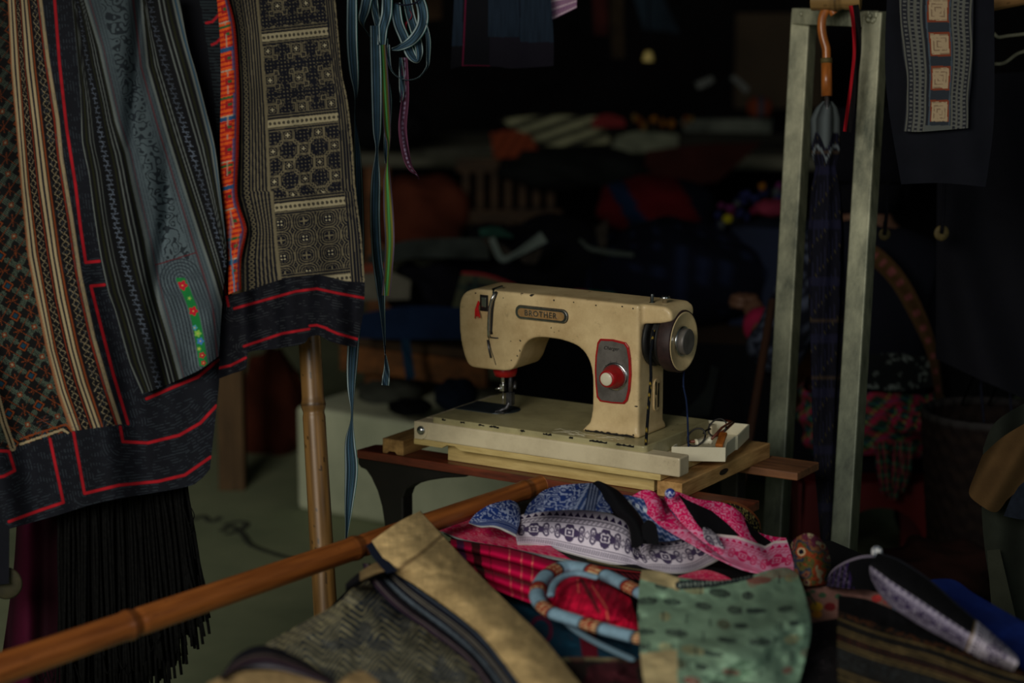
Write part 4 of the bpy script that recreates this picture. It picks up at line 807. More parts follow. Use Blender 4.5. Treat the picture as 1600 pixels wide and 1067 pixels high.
ribbon('strap', [(1334, 8, 13), (1338, 40, 12), (1339, 80, 11), (1335, 120, 10), (1330, 160, 11), (1324, 206, 11)], 3.36, lambda u, s, X, Y: np.where((u > .6)[..., None], L(130, 14, 24), L(10, 9, 11))*np.ones(X.shape+(1,)), 'black and red strap hanging from the crossbar by the umbrella', 'strap')
# things hanging on the right
def trous(X, Y, U, V_):
    C = np.zeros(X.shape+(3,)); C[:] = L(11, 12, 18); C *= (.8+.4*fbm(X/30, Y/30))[..., None]; return C
hgR = thing('dark_trousers', 'black cotton trousers with an embroidered grey striped panel, hanging at upper right', 'textile', tuple(P(1470, 0, 3.2).tolist()))
sheet('cloth', [(1386, -12), (1553, -12)], [(1553, -12), (1554, 100), (1552, 200), (1540, 292)], [(1408, 288), (1470, 286), (1540, 292)], [(1386, -12), (1384, 130), (1408, 288)], hang(3.22, .008, 45), trous, parent=hgR, step=2)
EL = [(1404, -12), (1406, 20), (1410, 80), (1417, 120), (1416, 160), (1412, 205)]; ER = [(1521, -12), (1520, 60), (1518, 120), (1514, 160), (1513, 200)]
def emb(X, Y, U, V_):
    C = np.zeros(X.shape+(3,)); C[:] = L(26, 27, 32); wob = .012*np.sin(Y/17); u = U+wob
    g = L(78, 78, 72)
    for c, w_ in ((.02, .012), (.13, .016), (.215, .022), (.30, .016), (.80, .016), (.875, .02), (.97, .012), (.725, .014)): put(C, stripe(u, c-w_, c+w_, .01), g, .85)
    for c in (.075, .17, .255, .76, .84, .92): put(C, (np.abs(u-c) < .022)*(tri(Y/6.5+c*9) > .55), L(78, 78, 76), .8)
    put(C, stripe(u, .36, .70, .01), L(34, 38, 44))
    yy = ((Y+12) % 53); box = (np.abs(u-.53) < .15)*(yy > 9)*(yy < 47)*(Y < 190); put(C, box, L(96, 44, 28)); box2 = (np.abs(u-.53) < .125)*(yy > 12)*(yy < 44)*(Y < 190); put(C, box2, L(134, 116, 92))
    lab_ = (np.maximum(np.abs(u-.53)*110, np.abs(yy-28)) % 5.2 > 3.6)*(np.abs(np.sin(X/4)+np.sin(Y/5)) > .35); put(C, box2*lab_, L(86, 68, 54), .7)
    put(C, (np.abs(u-.37) < .012)+(np.abs(u-.69) < .012), L(52, 60, 68)); put(C, (Y > 196)*(u > .3)*(u < .72), L(66, 68, 66)); return C
sheet('embroidered_panel', [(1404, -12), (1521, -12)], ER, [(1412, 205), (1440, 206), (1513, 201)], EL, lambda *a: hang(3.21, .008, 45)(*a)-.006, emb, parent=hgR, step=1.1)
sheet('dark_jacket', [(1470, 120), (1640, 110)], [(1640, 110), (1640, 640)], [(1462, 560), (1540, 575), (1640, 590)], [(1470, 120), (1464, 300), (1462, 560)], hang(3.7, .02, 60), solid(L(8, 8, 13)), step=4)
tag(bpy.data.objects['dark_jacket'], 'near black jacket hanging behind the embroidered trousers at far right', 'jacket')
for px, py, r, lab in ((1382, 366, 9.5, 'round brass ring hanging beside the right steel upright'), (1471, 364, 12, 'larger round brass ring hanging against the dark jacket')):
    bm = bmesh.new(); d = 3.6; R = r/F*d; c = V(px, py, d); mm = Matrix.Translation(c) @ Matrix.Rotation(.2, 4, 'Z')
    lathe_bm(bm, [(R*.42, -.0012), (R, -.0012), (R*1.02, 0), (R, .0012), (R*.42, .0012)], 32, 'y', m=mm)
    o = tag(bm_obj('brass_ring', bm, 'gold', None, True, True), lab, 'ring')
    tube('cord', [V(px+5, py-80, d), V(px+3, py-30, d-.003), V(px+1, py-9, d-.006), V(px, py-1, d-.003), V(px, py-4, d+.006), V(px+1, py-20, d+.004)], .0032, 'blackcloth', o)
for i, pl in enumerate((((1553, 52), (1560, 58), (1575, 56), (1610, 52)), ((1554, 100), (1570, 98), (1590, 84), (1610, 78)))):
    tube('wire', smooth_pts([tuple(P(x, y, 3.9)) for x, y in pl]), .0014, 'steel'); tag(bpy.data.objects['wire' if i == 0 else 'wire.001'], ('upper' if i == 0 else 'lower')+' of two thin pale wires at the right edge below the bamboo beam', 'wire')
# centre top garment and brocade corner
def denim(X, Y, U, V_):
    C = np.zeros(X.shape+(3,)); C[:] = L(8, 8, 13); m_ = ((X > 763)|(X < 723))*(Y < np.interp(X, [705, 722, 763, 812, 813, 865], [72, 72, 58, 58, 66, 66])); put(C, m_, L(18, 27, 38)*(.8+.5*F1(X/2.0, Y/30))[..., None])
    put(C, m_*(np.abs(X-812) < 1.2), L(10, 16, 26)); put(C, (dpoly(X, Y, [(728, -12), (723, 103), (800, 105)]) < 1.1), L(90, 14, 44)); put(C, ~m_*(X > 765), L(16, 14, 22)); return C
gm = sheet('denim_jacket', [(710, -12), (860, -12)], [(860, -12), (865, 60), (865, 103)], [(704, 108), (725, 103), (775, 104), (800, 107), (865, 103)], [(710, -12), (704, 108)], hang(3.5, .02, 40, 2), denim, step=1.6)
tag(gm, 'navy garment with slate blue panels hanging at top centre', 'garment')
def broc0(X, Y, U, V_):
    C = np.zeros(X.shape+(3,)); C[:] = L(120, 90, 112); q_ = V_; put(C, tri(q_*4.2) > .75, L(170, 150, 160)); put(C, (q_ > .55)*(tri(U*9+q_*3) > .5)*(tri(q_*14) > .5), L(80, 40, 90)); put(C, (q_ < .45)*(tri(U*9) > .55), L(160, 60, 40)); return C
tag(sheet('brocade_sash', [(858, -25), (902, -25)], [(902, -25), (901, 12)], [(861, 32), (901, 12)], [(858, -25), (861, 32)], 3.53, broc0, step=1), 'pink and white brocade sash corner beside the navy garment', 'sash')

# fringe, magenta cloth, brass disc at lower left
fg = thing('black_fringe', 'long black thread fringe hanging below the embroidered skirt', 'fringe', tuple(P(220, 900, 2.95).tolist()))
nT = 300; bm = bmesh.new(); rr_ = random.Random(11)
for k in range(nT):
    t = k/(nT-1); x0 = 95+t*195+rr_.uniform(-2, 2); yb = np.interp(t, [0, .3, .6, .8, 1], [1110, 1090, 1060, 1030, 960])+rr_.uniform(-35, 30); xb = x0+np.interp(t, [0, 1], [0, 34])+rr_.uniform(-7, 7); dd = 2.94+rr_.uniform(-.02, .03)
    tube_bm(bm, smooth_pts([tuple(P(x0, 740, dd)), tuple(P(x0+(xb-x0)*.4+rr_.uniform(-8, 8), 850, dd)), tuple(P(xb, yb, dd-.03))], 4), .0022, 5)
for k_ in (0,): sheet('thread_mass', [(100, 740), (290, 735)], [(290, 735), (300, 860), (312, 960)], [(140, 1110), (200, 1075), (250, 1035), (312, 960)], [(100, 740), (118, 900), (140, 1110)], lambda X, Y, U, V_: 2.975-.03*V_, lambda X, Y, U, V_: L(4, 4, 4)*(.4+F1(X/1.5, Y/60))[..., None], parent=fg, step=2)
tag(bm_obj('threads', bm, 'thread', fg, True, True), kind='stuff')
bm = bmesh.new()
for k in range(26):
    t = rr_.random(); x = 60+t*185 if k > 8 else 285+rr_.uniform(0, 40); y = np.interp(x, [60, 130, 200, 250, 330], [1075, 1070, 1050, 1010, 930])+rr_.uniform(-25, 15)
    if k <= 8: y = rr_.uniform(800, 960); x = np.interp(y, [770, 960], [288, 322])
    w_ = rr_.uniform(4, 9); h_ = rr_.uniform(14, 30); tube_bm(bm, smooth_pts([tuple(P(x-w_, y-h_, 2.9)), tuple(P(x, y+h_*.4, 2.89)), tuple(P(x+w_, y-h_*.2, 2.9)), tuple(P(x+w_*.3, y-h_, 2.91))], 5), .0008, 4)
tag(bm_obj('loose_loops', bm, 'thread', fg, True, True), kind='stuff')
tag(sheet('magenta_cloth', [(28, 760), (140, 740)], [(140, 740), (148, 900), (150, 1110)], [(-10, 1110), (150, 1110)], [(28, 760), (20, 900), (-10, 1110)], lambda X, Y, U, V_: 2.97+.012*np.sin(X/9), lambda X, Y, U, V_: L(44, 4, 22)*(.3+.9*np.clip(np.sin(X/13+Y/200), 0, 1))[..., None], step=3), 'dark magenta cloth hanging beside the black fringe', 'cloth')
bm = bmesh.new(); lathe_bm(bm, [(.001, -.002), (.012, -.0035), (.020, -.0012), (.0225, 0), (.020, .0012), (.001, .002)], 40, 'y', m=Matrix.Translation(V(9, 911, 2.86)))
tag(bm_obj('brass_disc', bm, noisy('dark brass', L4(28, 26, 14), L4(44, 40, 22), 40, .8), None, True, True), 'dull round brass disc hanging at the lower left edge', 'disc')
tag(sheet('navy_cloth', [(-30, 800), (15, 824)], [(15, 824), (14, 912)], [(-30, 916), (14, 912)], [(-30, 800), (-30, 916)], 2.845, solid(L(10, 11, 17)), step=3), 'plain navy cloth end hanging over the brass disc at the left edge', 'cloth')
# ================================================================ goods heaped on the front table
BLK = L(9, 9, 12)
def hz(z, amp=.006, sc=40, seed=0, fn=None):
    def f(X, Y, U, V_):
        zz_ = z(U, V_) if callable(z) else z
        return dz(Y, zz_+amp*(fbm(X/sc+seed, Y/sc*1.6+seed, 3)-.45)*2+(fn(X, Y, U, V_) if fn else 0))
    return f
tb = thing('display_table', 'low wooden display table buried under the heap of textiles', 'table', tuple(VZ(950, 950, .44)))
tp_ = [VZ(x, y, .462) for x, y in ((300, 1190), (640, 862), (1290, 852), (1760, 1190))]
bm = bmesh.new(); A = [bm.verts.new(p) for p in tp_]; B = [bm.verts.new(p-Vector((0, 0, .025))) for p in tp_]; bm.faces.new(A); bm.faces.new(B[::-1])
for i in range(4): bm.faces.new([A[i], B[i], B[(i+1) % 4], A[(i+1) % 4]])
bm_obj('tabletop', bm, 'darkwood', tb, False, True)
cc = sum((Vector(p) for p in tp_), Vector())/4
for p in tp_:
    c = p+(cc-p)*.08; bm = bmesh.new(); bx(bm, c.x-.02, c.x+.02, c.y-.02, c.y+.02, 0, .437); bm_obj('leg', bm, 'darkwood', tb, False, True)
tag(sheet('black_cloth', [(642, 850), (900, 835), (1300, 845)], [(1300, 845), (1640, 1000), (1760, 1140)], [(330, 1140), (1000, 1140), (1760, 1140)], [(642, 850), (560, 905), (330, 1140)], hz(lambda U, V_: .478+.012*np.sin(U*3.1), .006, 60), solid(L(8, 8, 11)), step=5), 'plain black cloth spread over the display table under the other goods', 'cloth')
def scroll(X, Y, s=9.0):
    q = fbm(X/s/1.15, Y/s/.85, 2)*5.2+.25*np.sin(X/s*2.2)*np.sin(Y/s*3); return tri(q)*.98
def brocade(s, t, fg, bg, per=54.0, k=1.0):
    """s along the band in pixels, t across the band 0..1; woven rosettes, triangles and hatching"""
    C = np.zeros(s.shape+(3,)); C[:] = bg; fg = np.asarray(fg)
    put(C, (t > .06)*(t < .17)*(np.abs(((s/11.0) % 1)-.5) < (t-.06)/.11*.45), fg)
    put(C, stripe(t, .20, .225, .01), fg, .8); put(C, stripe(t, .225, .30, .01)*(tri(s/7+t*8) > .5), fg, .55); put(C, stripe(t, .31, .33, .01), fg, .8)
    u = ((s/per) % 1)-.5; v = (t-.52)/.36; x_ = u*per; y_ = v*per*.42
    r = np.hypot(x_, y_*1.25); th_ = np.arctan2(y_*1.25, x_); ros = r < 16*(.66+.34*np.abs(np.cos(2*th_))); mid = (t > .345)*(t < .72)
    put(C, mid*ros, fg, .95); put(C, mid*(np.abs(r-7*(.7+.4*np.abs(np.sin(2*th_)))) < 1.1), bg, .9); put(C, mid*(r < 2.2), bg)
    x2 = (((s/per)+.5) % 1-.5)*per; q = np.hypot(np.abs(x2)-9, np.abs(y_)-5); put(C, mid*~ros*(np.abs(q-4.2) < 1.15), fg, .85); put(C, mid*(np.abs(np.abs(x2)+np.abs(y_)-5) < 1.1), fg, .8)
    put(C, mid*~ros*(np.abs(np.hypot(np.abs(x_)-19, np.abs(y_)-7)-3.2) < 1.0), fg, .7)
    put(C, stripe(t, .735, .755, .01), fg, .8); put(C, stripe(t, .775, .88, .01), fg, .62*k); put(C, stripe(t, .775, .88, .01)*(tri(s/3.6+t*7) > .55), bg, .55); put(C, stripe(t, .90, .92, .01), fg, .7); return C
PUR = L(38, 24, 62); PW = L(184, 176, 190); BLU = L(24, 44, 100); BW = L(140, 150, 178); PNK = L(176, 12, 76); PKW = L(200, 120, 150)
# pink brocade cap lying flat at the left
def pinkflat(X, Y, U, V_):
    C = brocade(U*140, np.clip(1-V_*1.0, 0, 1), PNK, L(184, 92, 110)); put(C, scroll(X, Y, 6) > .55, L(180, 24, 60), .6); put(C, V_ > .94, L(120, 120, 120)); return C
capA = thing('flat_pink_cap', 'flattened pink and white brocade cap at the left of the heap by the bamboo rail', 'cap', tuple(VZ(760, 835, .5)))
sheet('brim', [(683, 824), (712, 806), (760, 796), (825, 790)], [(825, 790), (845, 840), (900, 880)], [(690, 831), (730, 847), (800, 862), (900, 882)], [(683, 824), (690, 831)], hz(.505, .005), pinkflat, parent=capA, step=1.3, thick=.002)
sheet('inner_rim', [(690, 832), (730, 848), (800, 864), (900, 884)], [(900, 884), (902, 892)], [(700, 838), (735, 853), (800, 870), (902, 892)], [(690, 832), (700, 838)], hz(.50, .003), solid(L(28, 32, 36)), parent=capA, step=2)
# crown scraps
tag(sheet('felt_hat', [(770, 792), (800, 772), (850, 764)], [(850, 764), (850, 800), (830, 820)], [(790, 810), (830, 820)], [(770, 792), (790, 810)], hz(.515, .004), solid(BLK), step=2), 'black felt cap crown behind the blue brocade cap', 'cap')
def bluecap(X, Y, U, V_):
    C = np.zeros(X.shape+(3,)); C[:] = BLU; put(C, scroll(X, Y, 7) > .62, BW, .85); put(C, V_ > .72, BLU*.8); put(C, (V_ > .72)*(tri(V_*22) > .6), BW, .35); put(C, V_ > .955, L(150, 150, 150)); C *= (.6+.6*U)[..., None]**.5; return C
tag(sheet('small_blue_cap', [(733, 817), (745, 802), (768, 788), (800, 782), (812, 794)], [(812, 794), (812, 815), (806, 838)], [(733, 817), (750, 823), (775, 824), (806, 838)], [(733, 817), (733, 817.5)], hz(lambda U, V_: .53+.02*np.sin(U*math.pi)*(1-V_), .003), bluecap, step=1.2, thick=.002), 'small royal blue brocade cap left of the purple brimmed hat', 'cap')
# pink hat
def pinkhat(X, Y, U, V_):
    C = np.zeros(X.shape+(3,)); C[:] = PNK; put(C, scroll(X, Y, 7.5) > .66, PKW, .75)
    edge = np.interp(X, [1085, 1110, 1150, 1185, 1195, 1210, 1245], [828, 836, 840, 852, 856, 848, 846]); bd_ = Y > edge
    t = np.clip((Y-edge)/np.interp(X, [1085, 1160, 1245], [38, 50, 56]), 0, 1); Bc = brocade(X*1.05+Y*.3, t, PNK, PKW, 58); C[:] = np.where(bd_[..., None], Bc, C)
    k1 = inside(X, Y, [(1058, 771), (1072, 781), (1112, 799), (1136, 818), (1156, 838), (1130, 838), (1101, 834), (1088, 818), (1074, 796)]); put(C, k1, BLK)
    k2 = inside(X, Y, [(1162, 812), (1170, 815), (1186, 834), (1206, 848), (1198, 856), (1184, 850), (1172, 836)]); put(C, k2, BLK)
    put(C, inside(X, Y, [(1030, 775), (1036, 772), (1048, 800), (1040, 805)]), BLK, .7); put(C, (np.abs(Y-edge) < 2)*(X > 1100), L(190, 170, 170)); put(C, U > .985, L(14, 12, 14))
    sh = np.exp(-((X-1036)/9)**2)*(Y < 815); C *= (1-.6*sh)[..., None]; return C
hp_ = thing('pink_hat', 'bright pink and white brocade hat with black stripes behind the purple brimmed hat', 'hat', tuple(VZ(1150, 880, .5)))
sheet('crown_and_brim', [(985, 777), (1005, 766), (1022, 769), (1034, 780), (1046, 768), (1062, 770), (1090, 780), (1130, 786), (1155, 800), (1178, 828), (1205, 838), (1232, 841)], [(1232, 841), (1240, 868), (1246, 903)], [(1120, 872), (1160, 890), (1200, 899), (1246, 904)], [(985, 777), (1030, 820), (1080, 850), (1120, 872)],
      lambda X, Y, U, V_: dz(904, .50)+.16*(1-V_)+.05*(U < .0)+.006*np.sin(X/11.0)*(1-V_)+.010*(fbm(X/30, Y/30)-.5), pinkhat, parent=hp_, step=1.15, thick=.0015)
bm = bmesh.new(); bmesh.ops.create_icosphere(bm, subdivisions=3, radius=.0072, matrix=Matrix.Translation(V(1047, 771, 2.84))); tag(bm_obj('bead', bm, noisy('blue and white glazed bead', L4(24, 40, 110), L4(150, 160, 190), 260, .3, lo=.48, hi=.54, bs=0), hp_, True, True), 'blue and white top bead')
tag(sheet('under_brim', [(1100, 884), (1150, 892), (1195, 902)], [(1195, 902), (1190, 908)], [(1110, 900), (1150, 905), (1190, 908)], [(1100, 884), (1110, 900)], hz(.497, .002), solid(BLK), parent=hp_, step=2), 'black lining')
sheet('pink_lining', [(1060, 900), (1100, 890), (1130, 898)], [(1130, 898), (1150, 908)], [(1050, 908), (1100, 908), (1150, 908)], [(1060, 900), (1050, 908)], hz(.50, .002), pinkflat, parent=hp_, step=1.5)
def goldhat(X, Y, U, V_):
    C = np.zeros(X.shape+(3,)); C[:] = L(14, 13, 10); put(C, scroll(X, Y, 5) > .72, L(104, 92, 50), .8); put(C, V_ < .1, L(70, 36, 16)); return C
tag(sheet('gold_patterned_hat', [(1108, 786), (1140, 782), (1168, 793), (1186, 812), (1190, 834)], [(1190, 834), (1186, 840)], [(1130, 812), (1160, 830), (1186, 840)], [(1108, 786), (1130, 812)], lambda X, Y, U, V_: 2.97-.03*np.sin(U*3)+0*X, goldhat, step=1.4), 'black hat with gold squiggle embroidery behind the pink hat', 'hat')
# purple brimmed hat
hh = thing('purple_hat', 'purple and white brocade brimmed hat with royal blue crown, heaped before the bench', 'hat', tuple(VZ(960, 880, .5)))
def crownblue(X, Y, U, V_):
    C = np.zeros(X.shape+(3,)); C[:] = BLU; q = (X-870)-.55*(830-Y)
    put(C, scroll(X, Y, 8.5) > .62, BW, .9); st_ = (q > 4)*(q < 42)
    put(C, st_, L(34, 56, 104)); put(C, st_*(tri(q/9.5) > .62), BW, .7); put(C, (np.abs(q-27) < 3)*(tri(Y/5) > .4), BW); put(C, (np.abs(q-8) < 4)*(tri((Y+q)/6) > .6), BW, .8)
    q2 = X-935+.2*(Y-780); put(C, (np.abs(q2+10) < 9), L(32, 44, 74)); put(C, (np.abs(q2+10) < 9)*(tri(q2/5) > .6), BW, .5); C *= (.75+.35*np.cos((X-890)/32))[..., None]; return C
dcr = lambda X, Y, U, V_: 2.80+.10*(1-V_)-.03*np.sin(U*math.pi)+.006*np.sin(X/13.0)
sheet('crown', [(838, 776), (850, 766), (878, 758), (930, 754)], [(930, 754), (945, 775), (958, 802)], [(818, 806), (850, 800), (905, 799), (958, 806)], [(838, 776), (826, 788), (818, 806)], dcr, crownblue, parent=hh, step=1.1)
tag(sheet('crown_gusset', [(926, 755), (934, 751), (945, 755)], [(945, 755), (968, 768), (988, 792), (1004, 815), (1014, 842)], [(986, 856), (1000, 854), (1014, 842)], [(926, 755), (940, 770), (952, 800), (975, 814), (984, 830), (986, 856)], lambda X, Y, U, V_: 2.765+.10*(1-V_)-.02*np.sin(U*math.pi), solid(BLK), parent=hh, step=2), 'black gusset')
def crownblue2(X, Y, U, V_):
    C = np.zeros(X.shape+(3,)); C[:] = L(38, 58, 100); q = (Y-790)*.87-(X-1000)*.42; put(C, (tri(q/7.5+.4*tri(X/9)) > .6), BW, .6); put(C, (np.abs(q-2) < 3)*(tri(X/12) > .5), L(170, 176, 190)); put(C, scroll(X, Y, 6)*(V_ < .3) > .6, BLU, .8); return C
sheet('crown_side', [(970, 772), (1000, 778), (1045, 795), (1072, 808), (1090, 822)], [(1090, 822), (1086, 828)], [(1012, 846), (1040, 846), (1070, 840), (1086, 828)], [(970, 772), (992, 795), (1005, 815), (1012, 846)], lambda X, Y, U, V_: 2.80+.07*(1-V_)-.015*np.sin(U*math.pi), crownblue2, parent=hh, step=1.1)
sheet('gusset_end', [(1002, 822), (1012, 812), (1024, 818), (1028, 832)], [(1028, 832), (1030, 850)], [(1006, 850), (1030, 850)], [(1002, 822), (1006, 850)], lambda X, Y, U, V_: 2.755+0*X, solid(BLK), parent=hh, step=2)
BT = [(811, 806), (835, 800), (870, 796), (930, 799), (965, 807), (983, 820), (988, 840), (994, 856), (1002, 846), (1016, 842), (1030, 846), (1062, 842), (1076, 828), (1092, 819), (1108, 826)]
BB = [(809, 852), (830, 852), (862, 858), (905, 870), (950, 881), (1000, 889), (1045, 896), (1080, 894), (1110, 882), (1136, 868)]
def brim(X, Y, U, V_):
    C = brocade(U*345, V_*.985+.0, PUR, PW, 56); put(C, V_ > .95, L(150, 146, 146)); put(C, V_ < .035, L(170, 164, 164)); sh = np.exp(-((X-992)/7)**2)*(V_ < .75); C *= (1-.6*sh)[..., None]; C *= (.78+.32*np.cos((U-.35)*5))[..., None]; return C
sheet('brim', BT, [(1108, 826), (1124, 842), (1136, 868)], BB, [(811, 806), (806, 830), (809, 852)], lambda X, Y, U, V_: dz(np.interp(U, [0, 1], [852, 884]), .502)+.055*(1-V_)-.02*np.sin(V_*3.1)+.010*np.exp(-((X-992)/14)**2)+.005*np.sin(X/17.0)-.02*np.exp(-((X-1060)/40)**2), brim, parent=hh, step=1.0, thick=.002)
def lin_c(X, Y, U, V_):
    C = np.zeros(X.shape+(3,)); C[:] = L(26, 26, 20); put(C, (U < .16)*(V_ > .2)*(V_ < .7), L(110, 84, 20)); put(C, (V_ > .7)*(U > .3), L(130, 30, 34)); put(C, (V_ < .25)*(U > .45), L(130, 120, 80), .5); return C
sheet('lining', [(812, 850), (862, 858), (950, 881), (1045, 896)], [(1045, 896), (1050, 900)], [(816, 862), (870, 872), (950, 892), (1050, 905)], [(812, 850), (816, 862)], hz(.502, .002), lin_c, parent=hh, step=1.2)
tag(sheet('red_trimmed_cloth', [(815, 858), (900, 874), (1000, 896)], [(1000, 896), (1040, 915)], [(840, 872), (900, 888), (1040, 920)], [(815, 858), (840, 872)], hz(.497, .002), lambda X, Y, U, V_: np.where((tri(U*20+V_*2) > .5)[..., None], L(150, 40, 54), L(60, 14, 24))*np.ones(X.shape+(1,))*(.4+.6*(U < .35))[..., None], step=1.5), 'dark red edged cloth folded under the purple hat brim', 'cloth')
# owl print cap
def owl(X, Y, U, V_):
    C = np.zeros(X.shape+(3,)); f = F1(X/9, Y/9)+.5*F2(X/5, Y/5); cs_ = [L(96, 62, 40), L(70, 26, 40), L(120, 110, 84), L(112, 46, 22), L(66, 62, 30), L(30, 44, 58)]
    k = (np.floor((f+F3(X/16, Y/14)*2.2)*3).astype(int)) % 6
    for i, c in enumerate(cs_): put(C, k == i, c)
    put(C, tri((f*6)) > .8, L(20, 14, 14), .7); r = np.hypot(X-1252, Y-862);  put(C, r < 9, L(120, 50, 22)); put(C, r < 6.5, L(160, 140, 110)); put(C, r < 4.2, L(14, 14, 24)); r2 = np.hypot(X-1265, Y-845); put(C, (r2 < 9)*(tri(r2/3.4) > .5), L(70, 24, 44)); return C
tag(sheet('print_cap', [(1236, 850), (1244, 840), (1262, 833), (1280, 840), (1293, 856)], [(1293, 856), (1298, 880), (1292, 914)], [(1240, 916), (1292, 916)], [(1236, 850), (1240, 880), (1240, 916)], lambda X, Y, U, V_: dz(915, .5)+.07*(1-V_)-.04*np.sin(U*math.pi), owl, step=1.1), 'round multicoloured owl print cap right of the pink hat', 'cap')
# red folded scarf
def redroll(X, Y, U, V_):
    C = np.zeros(X.shape+(3,)); C[:] = L(158, 5, 54); s = U*180
    for a_, b_, c in ((8, 20, (74, 30, 66)), (32, 46, (56, 12, 18)), (92, 94, (180, 80, 80)), (112, 114, (180, 80, 80)), (130, 132, (180, 90, 80)), (60, 62, (110, 10, 30))): put(C, (s > a_+V_*14)*(s < b_+V_*14), L(*c))
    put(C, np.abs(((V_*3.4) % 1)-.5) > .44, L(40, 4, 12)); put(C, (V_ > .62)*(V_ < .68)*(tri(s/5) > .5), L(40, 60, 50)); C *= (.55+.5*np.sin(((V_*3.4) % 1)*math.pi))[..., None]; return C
tag(sheet('red_scarf', [(704, 842), (740, 848), (800, 858), (880, 880)], [(880, 880), (870, 915), (860, 952)], [(716, 892), (760, 915), (810, 936), (860, 955)], [(704, 842), (706, 868), (716, 892)], hz(lambda U, V_: .512+.010*np.sin(((V_*3.4) % 1)*math.pi), .002), redroll, step=1.2, thick=.002), 'crimson striped scarf rolled in folds between beige cloth and purple hat', 'scarf')
def teal_c(X, Y, U, V_):
    C = np.zeros(X.shape+(3,)); C[:] = L(14, 48, 66); C *= (.6+.7*fbm(X/20, Y/20))[..., None]; put(C, np.abs(np.hypot(X-845, (Y-985)*.8)-16) < 3, L(84, 14, 44), .8); put(C, inside(X, Y, [(905, 990), (930, 985), (935, 1030), (910, 1025)]), L(90, 8, 24), .9); put(C, scroll(X, Y, 13) > .97, L(90, 20, 40), .6); return C
tag(sheet('teal_cloth', [(716, 890), (780, 912), (850, 945), (1005, 975)], [(1005, 975), (1004, 1035)], [(860, 1030), (900, 1045), (1004, 1040)], [(716, 890), (790, 955), (860, 1030)], hz(.497, .006), teal_c, step=2), 'dark teal cloth with crimson motifs under the blue headband', 'cloth')
def brown_c(X, Y, U, V_):
    C = np.zeros(X.shape+(3,)); C[:] = L(26, 20, 18); put(C, V_ < .08, L(96, 88, 64)); put(C, F1(X/30, Y/30) > .6, L(60, 16, 26), .6); return C
tag(sheet('brown_cloth', [(858, 1034), (895, 1026), (1008, 1030)], [(1008, 1030), (1015, 1100)], [(900, 1100), (1015, 1100)], [(858, 1034), (900, 1100)], hz(.508, .01, 30), brown_c, step=2.5), 'dark brown cloth with pale edge at the bottom between beige and green cloths', 'cloth')
# headband ring with crimson tassel
def crim(X, Y, U, V_):
    C = np.zeros(X.shape+(3,)); C[:] = L(150, 8, 40); f = F1((X+Y*.35)/3.0, (Y-X*.3)/26); C *= (.5+.9*f)[..., None]; put(C, dpoly(X, Y, [(908, 905), (925, 935), (935, 955)]) < 3, L(50, 24, 24), .8); put(C, dpoly(X, Y, [(925, 915), (948, 950), (950, 970)]) < 1.1, L(180, 90, 70), .8); put(C, dpoly(X, Y, [(902, 905), (904, 925)]) < .9, L(180, 90, 70), .8); return C
tag(sheet('crimson_tassel', [(862, 920), (890, 900), (930, 903), (985, 935)], [(985, 935), (1000, 985)], [(862, 945), (910, 970), (1000, 988)], [(862, 920), (858, 935), (862, 945)], hz(lambda U, V_: .515+.022*np.sin(U*3.1)*np.sin(V_*3.1), .003, 12), crim, step=1.3), 'crimson silk tassel bundle lying inside the light blue headband', 'tassel')
def band_tube(name, path, rpx, z, colf, parent=None, flat=.75, n=14):
    p = smooth_pts(path, n); pts = [VZ(x, y, z if not callable(z) else z(i/len(p))) for i, (x, y) in enumerate(p[:, :2])]; seg = 20
    Pn = np.array([list(q) for q in pts]); T = np.gradient(Pn, axis=0); T /= np.linalg.norm(T, axis=1)[:, None]; A_ = np.cross(T, (0, 0, 1.)); A_ /= np.linalg.norm(A_, axis=1)[:, None]; B_ = np.cross(A_, T)
    ang = np.linspace(0, 2*np.pi, seg, endpoint=False); d = np.array([float((q-CP)@FW) for q in Pn]); R_ = rpx/F*d
    taper = np.clip(np.minimum(np.arange(len(p)), len(p)-1-np.arange(len(p)))/3+.3, .3, 1); R_ = R_*taper
    X = Pn[:, None]+R_[:, None, None]*(np.cos(ang)[None, :, None]*A_[:, None]+flat*np.sin(ang)[None, :, None]*B_[:, None])
    s = np.r_[0, np.cumsum(np.linalg.norm(np.diff(Pn, axis=0), axis=1))]; S_, G_ = np.meshgrid(s*1000, ang, indexing='ij')
    return grid_mesh(name, X, colf(S_, G_), 'fabric', parent, 0, True, True, None, True)
LB = L(104, 130, 146)
def hbcol(S_, G_):
    C = np.zeros(S_.shape+(3,)); C[:] = LB; C *= (.8+.3*F1(S_/5, G_*2))[..., None]; k = (S_/78.0+.25) % 1; put(C, (k > .46)*(k < .8), L(116, 40, 28)); put(C, (k > .46)*(k < .76)*(tri(S_/5)*tri(G_*1.4) > .35), L(170, 150, 110)); put(C, (k > .42)*(k < .46)|(k > .79)*(k < .82), L(24, 30, 40)); return C
hb_ = thing('headband', 'light blue ring headband with orange beaded patches around a crimson tassel', 'headband', tuple(VZ(920, 940, .51)))
z_ = lambda t: .528
band_tube('outer_ring', [(1008, 930), (985, 918), (955, 903), (925, 892), (890, 885), (862, 893), (844, 912), (840, 935), (858, 955), (895, 968), (940, 982), (1008, 1000)], 12.5, z_, hbcol, hb_)
band_tube('inner_ring', [(935, 903), (905, 896), (882, 900), (866, 912), (860, 932)], 6, lambda t: .540, lambda S_, G_: np.broadcast_to(LB*.95, S_.shape+(3,)).copy()*(.8+.3*F1(S_/4, G_*2))[..., None], hb_)
band_tube('edge_band', [(868, 956), (900, 985), (940, 1008), (992, 1032)], 6, lambda t: .512, lambda S_, G_: np.broadcast_to(LB*.55, S_.shape+(3,)).copy(), hb_)
